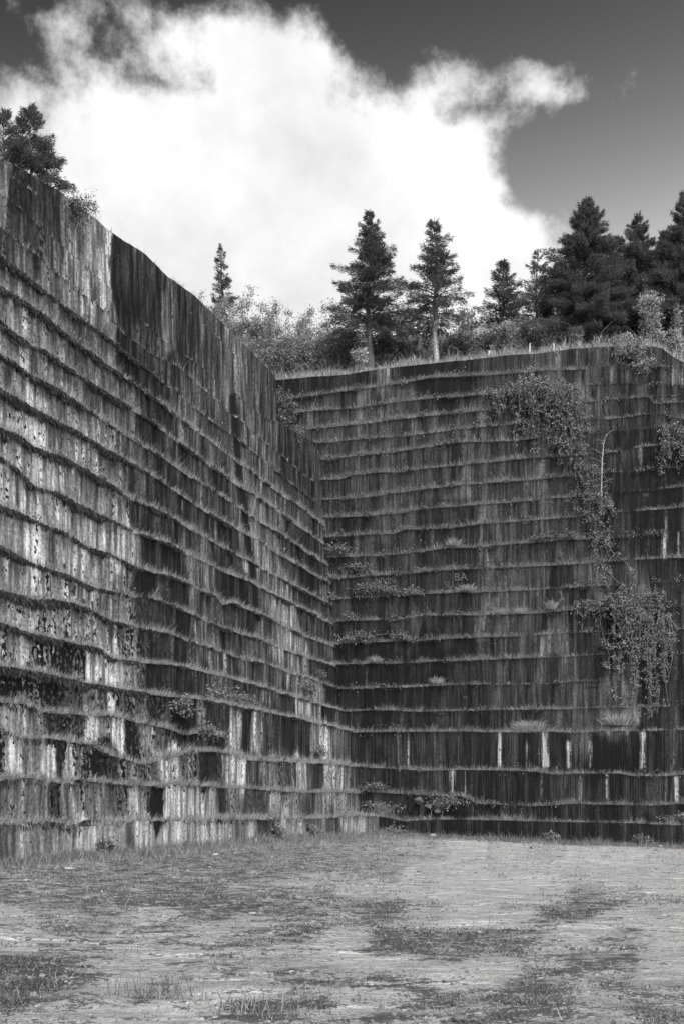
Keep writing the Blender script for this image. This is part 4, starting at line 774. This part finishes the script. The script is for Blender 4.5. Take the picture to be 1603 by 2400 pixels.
def ledge_weeds():
    r = np.random.default_rng(15); Lf = Leaves()
    for side, k, t, h, s, s2 in LEDGE:
        if side == 'R' and (k < 1 or k + 2 == len(RL)): continue
        if side == 'L' and k >= 16: continue
        lo, hi = (max(t[0], -6), min(t[-1], 17.5)) if side == 'R' else (-3, t[-1]); per = 26
        dens = (1.7 if k > 6 else .8) if side == 'R' else .35
        nc = int((hi - lo) * dens); tc = r.uniform(lo, hi, nc)
        p = vnoise(tc * .5, k * 1.9, 101) + .35 * smooth01((9 - tc) / 5) * (side == 'R') + .2 * (side == 'R') * (k in (8, 9, 10, 17, 18, 19)); tc = tc[r.uniform(0, 1, nc) < np.clip((p - .42) * 2.4, .02, 1)]
        n = len(tc) * per; sz = np.repeat(r.lognormal(-.1, .4, len(tc)), per); tt = np.repeat(tc, per) + r.normal(0, .15, n) * sz; nin = NL if side == 'L' else NR
        P = world(side, tt, s - .05 - np.abs(r.normal(0, .10, n)) * sz, np.interp(tt, t, h) + (r.normal(.05, .10, n)) * sz)
        Lf.add(P, rand_dirs(r, n) + np.append(-nin * .3, .1), rand_dirs(r, n) * .7 + np.append(-nin * .4, .7), r.uniform(.06, .14, n), r.uniform(.03, .07, n), r.beta(1.6, 2.2, n))
    tag(Lf.build('undergrowth', M_BRAMBLE, None), 'small leafy weeds rooted along the ledges', 'weeds', kind='stuff')
ledge_weeds()
# bare sapling on the far face
def sapling():
    b = spot(1411, 1190, 'R', .35); root = thing('bare_sapling', 'slender pale leafless sapling leaning off the far face', 'sapling', b); T = Tubes(); r = np.random.default_rng(4)
    m = [spot(x, y, 'R', o) for x, y, o in ((1411, 1190, .3), (1411, 1140, .5), (1413, 1085, .55), (1416, 1050, .55), (1423, 1022, .5))]
    T.add(m, [.05, .042, .035, .024, .01], 6); B = Tubes()
    for i in range(22):
        f = r.uniform(.2, 1); p = np.array([np.interp(f, np.linspace(0, 1, 5), np.array(m)[:, j]) for j in range(3)]); e = p + np.array([r.normal(0, .35), r.normal(-.1, .2), r.uniform(.02, .3)])
        B.add([p, (p + e) / 2 + [0, 0, .05], e], [.012, .009, .004], 4)
    T.build('trunk', M_STEM, root); B.build('branches', M_STEM, root)
sapling()
def clump(px, py, side, seed, label, half=.5, height=.6, n=420, leaf=.11, mat=None, out=.15, group='leafy plants on the ledges', name='ledge_plant', grass=False):
    r = np.random.default_rng(seed); b = spot(px, py, side, out); root = thing(name, label, 'plant', b, group); nin = NR if side == 'R' else NL; al = DR if side == 'R' else DL
    if grass:
        B = Blades(); k = n; base = b + np.concatenate([al * r.normal(0, half * .35, k)[:, None] - nin * r.uniform(-.1, .25, k)[:, None], r.normal(0, .03, k)[:, None]], 1)
        d = (base - b) / half; up = unit(d * .5 + np.array([0, 0, 1.]) + r.normal(0, .28, (k, 3))); bend = np.concatenate([d[:, :2] * .8, -r.uniform(.1, .8, k)[:, None]], 1)
        B.add(base, up, height * r.uniform(.5, 1.2, k), np.full(k, .02), bend, r.beta(2.4, 1.8, k), seed); bpy.data.objects.remove(root); return tag(B.build(name, M_GRASS, None, b), label, 'grass tuft', group)
    T = Tubes(); Lf = Leaves(); pp = []
    for i in range(12):
        q = np.linspace(0, 1, 6); a = r.normal(0, half * .75); o = r.uniform(.05, .5) * half; hh = height * r.uniform(.2, 1)
        p = b + np.concatenate([al * (a * q)[:, None] - nin * (o * q)[:, None], (hh * (1.7 * q - 1.5 * q * q) + .05)[:, None]], 1); T.add(p, np.linspace(.012, .004, 6), 4); pp.append(p)
    P = np.array(pp)[r.integers(0, 12, n), r.integers(1, 6, n)] + r.normal(0, .13 * half + .03, (n, 3))
    Lf.add(P, rand_dirs(r, n) + np.append(-nin * .4, -.2), rand_dirs(r, n) * .6 + np.append(-nin * .4, .8), leaf * r.uniform(.6, 1.3, n), leaf * r.uniform(.4, .75, n), r.beta(1.8, 1.9, n))
    T.build('stems', M_STEM, root); Lf.build('leaves', mat or M_BRAMBLE, root); return root
CL = [(742,1205,'R','leafy clump highest up the corner crease',.5,.5),(752,1248,'R','leafy clump second from the top of the corner crease',.55,.5),(757,1300,'R','leafy clump third down the corner crease, spreading right',.7,.55),
 (797,1296,'R','leafy sprig on the ledge just right of the third corner clump',.8,.5),(748,1338,'R','small leafy clump fourth down the corner crease',.4,.4),(762,1362,'R','leafy clump fifth down the corner crease with dark hollow below',.6,.5),(845,1340,'R','arching leafy sprig on a ledge above the carved letters',.6,.6),
 (862,1390,'R','broad leafy clump on the ledge under the first carved letters',.9,.7),(905,1392,'R','leafy clump beside the broad one under the carved letters',.6,.5),(960,1395,'R','low leafy clump on the ledge below the big carved initials',.6,.4),(775,1405,'R','small leafy clump at the corner below the carved letters',.5,.4),
 (815,1455,'R','tiny upright sprig on a ledge near the corner',.3,.6),(850,1502,'R','spreading leafy sprig trailing stems, lowest on the ledges near the corner',1.0,.6),(945,1500,'R','small leafy sprig right of the trailing one',.5,.45),
 (1335,1262,'R','small leafy clump on a ledge left of the narrow bramble',.6,.35),(1275,1268,'R','leafy clump on a middle ledge in the centre of the far face',.5,.35),(712,1625,'L','broad bush on the ledge at the corner of the left face',.9,.8),(742,1590,'L','leafy upright sprig in the corner above the broad bush',.4,.7),
 (490,1637,'L','leafy bramble at the near end of the low bramble row',.7,.5),(530,1645,'L','leafy bramble in the middle of the low bramble row',.8,.6),(568,1652,'L','leafy bramble at the corner end of the low bramble row',.7,.6),(418,1672,'L','dark leafy bush under the near end of the low bramble row',.9,.8),(470,1725,'L','small bush on the broken block of the left face',.7,.5),
 (738,1770,'L','pale leafy weed against the streaked lower left face',.5,.6),(880,1852,'R','leafy weed on a low ledge by the corner',.5,.6),(885,1900,'R','bushy weed on the lowest ledge at the corner',.7,.7),(1045,1895,'R','dark leafy bush beside the pale fallen slab',.8,1.0),(640,1958,'L','small weed at the foot of the left face',.35,.5),(722,1955,'L','leafy weed at the foot of the left face near the corner',.4,.6),
 (232,1995,'L','dark upright weed in front of the pale lowest bench',.3,.55),(1288,1970,'R','leafy weed at the foot of the far face',.4,.6),(1500,1978,'R','upright weed at the foot of the far face near the right',.4,.7),(1590,1925,'R','dark weed on the lowest ledge at the right edge',.6,.5),(915,1955,'R','low weed at the foot of the corner',.6,.5)]
for i, (px, py, sd, lab, hf, ht) in enumerate(CL): clump(px, py, sd, 300 + i, lab, hf, ht, n=int(380 * max(hf, .5) / .5), leaf=.12)
# thicket in the notch at the head of the corner
def notch_bush():
    b = world('L', np.array([T_END + 2.2]), np.array([5.6]), np.array([float(np.interp(T_END + 2, LL[-3][0], LL[-3][1]))]))[0]
    shrub(b, 2.3, 1.5, 400, 'tangled bush filling the notch between the two faces', n=5200, leaf=.12, mat=M_BRAMBLE, name='bramble_bush', cat='bush', group=None, stems=14, low=.02, bark=M_STEM)
    b2 = b + np.array([.9, .9, -.7]); shrub(b2, 1.3, 1.0, 401, 'low trailing bramble at the right foot of the notch bush', n=2200, leaf=.11, mat=M_BRAMBLE, name='bramble_bush', cat='bush', group=None, stems=9, low=.02, bark=M_STEM)
notch_bush()
GT = [(1242,1712,'R','large dry grass clump drooping over the wide ledge of the far face',.9,.75,900),(1448,1700,'R','dry grass clump under the long bramble curtain',.7,.8,500),(1068,1280,'R','bright grass tuft on a ledge, upper of two in the centre',.4,.6,260),(1097,1385,'R','bright grass tuft on the ledge under the big carved initials',.5,.5,260),
 (884,1552,'R','bright grass tuft on a dark lower ledge near the corner',.35,.5,200),(1025,1602,'R','bright grass tuft on the dark ledge above the grooved benches',.4,.5,220),(1175,1440,'R','pale grass tuft, third in the tuft row at mid height',.4,.5,200),(1222,1438,'R','pale grass tuft, right of the third in the tuft row',.4,.5,200),(1293,1428,'R','pale upright grass tuft at the end of the tuft row',.3,.7,200),(900,1905,'R','pale drooping grass on the lowest ledge of the corner',.5,.6,260)]
for i, (px, py, sd, lab, hf, ht, n) in enumerate(GT): clump(px, py, sd, 500 + i, lab, hf, ht, n, grass=True, name='grass_tuft', group='grass tufts on the ledges')
def floor_spot(px, py):
    y = 10.0
    for _ in range(40): z = float(floor_h((px - CX) / F * y, y)); y = (CAMZ - z) * F / (py - HZ)
    return np.array([(px - CX) / F * y, y, float(floor_h((px - CX) / F * y, y))])
def floor_tuft(px, py, seed, label, h, n):
    b = floor_spot(px, py); r = np.random.default_rng(seed); B = Blades()
    base = b + np.stack([r.normal(0, .16, n), r.normal(0, .12, n), np.full(n, -.01)], -1); up = unit(np.stack([r.normal(0, .22, n), r.normal(0, .22, n), np.ones(n)], -1))
    B.add(base, up, h * r.uniform(.35, 1.1, n), np.full(n, .008), np.stack([r.normal(0, .25, n), r.normal(0, .25, n), -r.uniform(0, .2, n)], -1), r.beta(1.5, 2.5, n), seed); tag(B.build('grass_tuft', M_TURF, None, b), label, 'grass tuft', 'grass tufts on the quarry floor')
for i, (px, py, lab, h, n) in enumerate([(330,2335,'dark reedy grass tuft low on the left of the floor, the densest',.34,70),(410,2345,'thin reedy grass tuft just right of the densest one',.3,30),(575,2372,'reedy grass tuft near the bottom edge, left of centre',.3,45),(530,2265,'sparse tuft of upright stalks on the floor left of centre',.24,30),(765,2345,'single wispy stalk tuft near the bottom centre',.26,14),(650,2385,'dark low tuft at the bottom edge near the centre',.14,60)]):
    floor_tuft(px, py, 600 + i, lab, h, n)
# ------------------------------------------------------------------ stones, fence, lettering
def stone(c, sx, sy, sz, seed, label, group=None, name='stone', mat=None):
    import bmesh
    bm = bmesh.new(); bmesh.ops.create_icosphere(bm, subdivisions=3, radius=1); r = np.random.default_rng(seed); f = r.normal(0, 1, (9, 3)); f = unit(f); dcut = r.uniform(.5, .82, 9)
    for v in bm.verts:
        p = np.array(v.co)
        for a, d in zip(f, dcut):
            e = p @ a
            if e > d: p = p - a * (e - d) * .9
        p = p * (1 + .06 * float(fbm(p[0] * 3, p[1] * 3 + p[2], seed, 3))); v.co = (p[0] * sx, p[1] * sy, p[2] * sz)
    me = bpy.data.meshes.new(name); bm.to_mesh(me); bm.free(); me.materials.append(mat or M_STONE)
    o = bpy.data.objects.new(name, me); COL.objects.link(o); o.location = [float(v) for v in c]; o.rotation_euler = (0, 0, float(r.uniform(0, 6))); tag(o, label, 'stone', group); return o
ST = [(1248,1990,.13,'white rounded stone at the foot of the far face'),(158,2040,.11,'flat pale stone in the grass at the foot of the left face'),(60,2068,.08,'pale stone lying nearest the left picture edge by the face'),(80,2338,.045,'flat pebble in the dark moss at bottom left'),(70,2296,.032,'small pale pebble in the dark moss at left'),(100,2290,.035,'tiny pebble right of the small pale one'),(430,2255,.035,'small stone on bare rock left of centre'),(920,1978,.08,'small pale stone near the foot of the corner'),(1020,1978,.07,'small pale stone right of the corner foot'),(1090,1985,.07,'pale stone before the grooved lowest bench')]
for i, (px, py, rd, lab) in enumerate(ST):
    c = floor_spot(px, py); stone(c + [0, 0, rd * .25], rd * 1.35, rd, rd * .7, 700 + i, lab, 'loose stones on the floor')
for i, (px, py, a, lab) in enumerate([(985, 1878, .34, 'largest pale broken stone on a low ledge beside the dark bush'), (1008, 1892, .26, 'middle pale broken stone lying below the largest one'), (1026, 1903, .2, 'smallest pale broken stone nearest the dark bush')]):
    stone(spot(px, py, 'R', .35), a * 1.3, a * .8, a * .7, 720 + i, lab, 'broken stones on the low ledge', name='broken_stone', mat=M_DARKSTONE)
def fence():
    b = right_top(1241, .9); root = thing('wire_fence', 'old wire fence with thin pale posts in the rim grass', 'fence', b)
    P = [right_top(px, .9) for px in (1145, 1241, 1297)]
    for p, hh in zip(P, (.55, .75, .6)):
        T = Tubes(); T.add([p + [0, 0, -.3], p + [.01, 0, hh * .5], p + [.02, 0, hh]], [.035, .033, .028], 7); T.build('post', M_POST, root)
    Wt = Tubes()
    for hh in (.3, .5):
        for a, d in zip(P[:-1], P[1:]): Wt.add([a + [0, 0, hh], (a + d) / 2 + [0, 0, hh - .04], d + [0, 0, hh]], [.006] * 3, 4)
    Wt.build('wire', M_WIRE, root)
fence()
def carve(txt, px, py, hpx, tone):
    """letters cut in the face: shallow relief following the bench"""
    k, t, s, h = locate(px, py, 'R'); size = hpx / F * (PC[1])
    cu = bpy.data.curves.new('lettering', 'FONT'); cu.body = txt; cu.size = size * 1.35; cu.extrude = .006; cu.align_x = 'LEFT'
    tmp = bpy.data.objects.new('tmp', cu); COL.objects.link(tmp); me = bpy.data.meshes.new_from_object(tmp.evaluated_get(bpy.context.evaluated_depsgraph_get())); bpy.data.objects.remove(tmp)
    V = np.empty(len(me.vertices) * 3, np.float32); me.vertices.foreach_get('co', V); V = V.reshape(-1, 3).astype(float)
    w = world('R', t + V[:, 0], s - .045 - V[:, 2], h + V[:, 1]); par = BENCH['R', k]; w = w - np.append(PC, 0)
    me.vertices.foreach_set('co', w.astype(np.float32).ravel()); me.materials.clear(); me.materials.append(tone)
    o = bpy.data.objects.new('carved_lettering', me); COL.objects.link(o); o.parent = par
M_CARVE = solid('scratched stone', .045, .085, 14)
for txt, px, py, hp in (('BA', 1064, 1362, 20), ('SU', 1040, 1378, 16), ('HP', 1152, 1351, 13), ('LE', 1159, 1376, 12), ('WM', 1225, 1229, 7), ('W', 1506, 1166, 10), ('WM', 1116, 1508, 10), ('IBE', 1262, 1184, 8), ('UJ', 1262, 1200, 9), ('NVIN', 880, 1370, 16), ('FS', 1085, 1640, 9)):
    carve(txt, px, py, hp, M_CARVE)
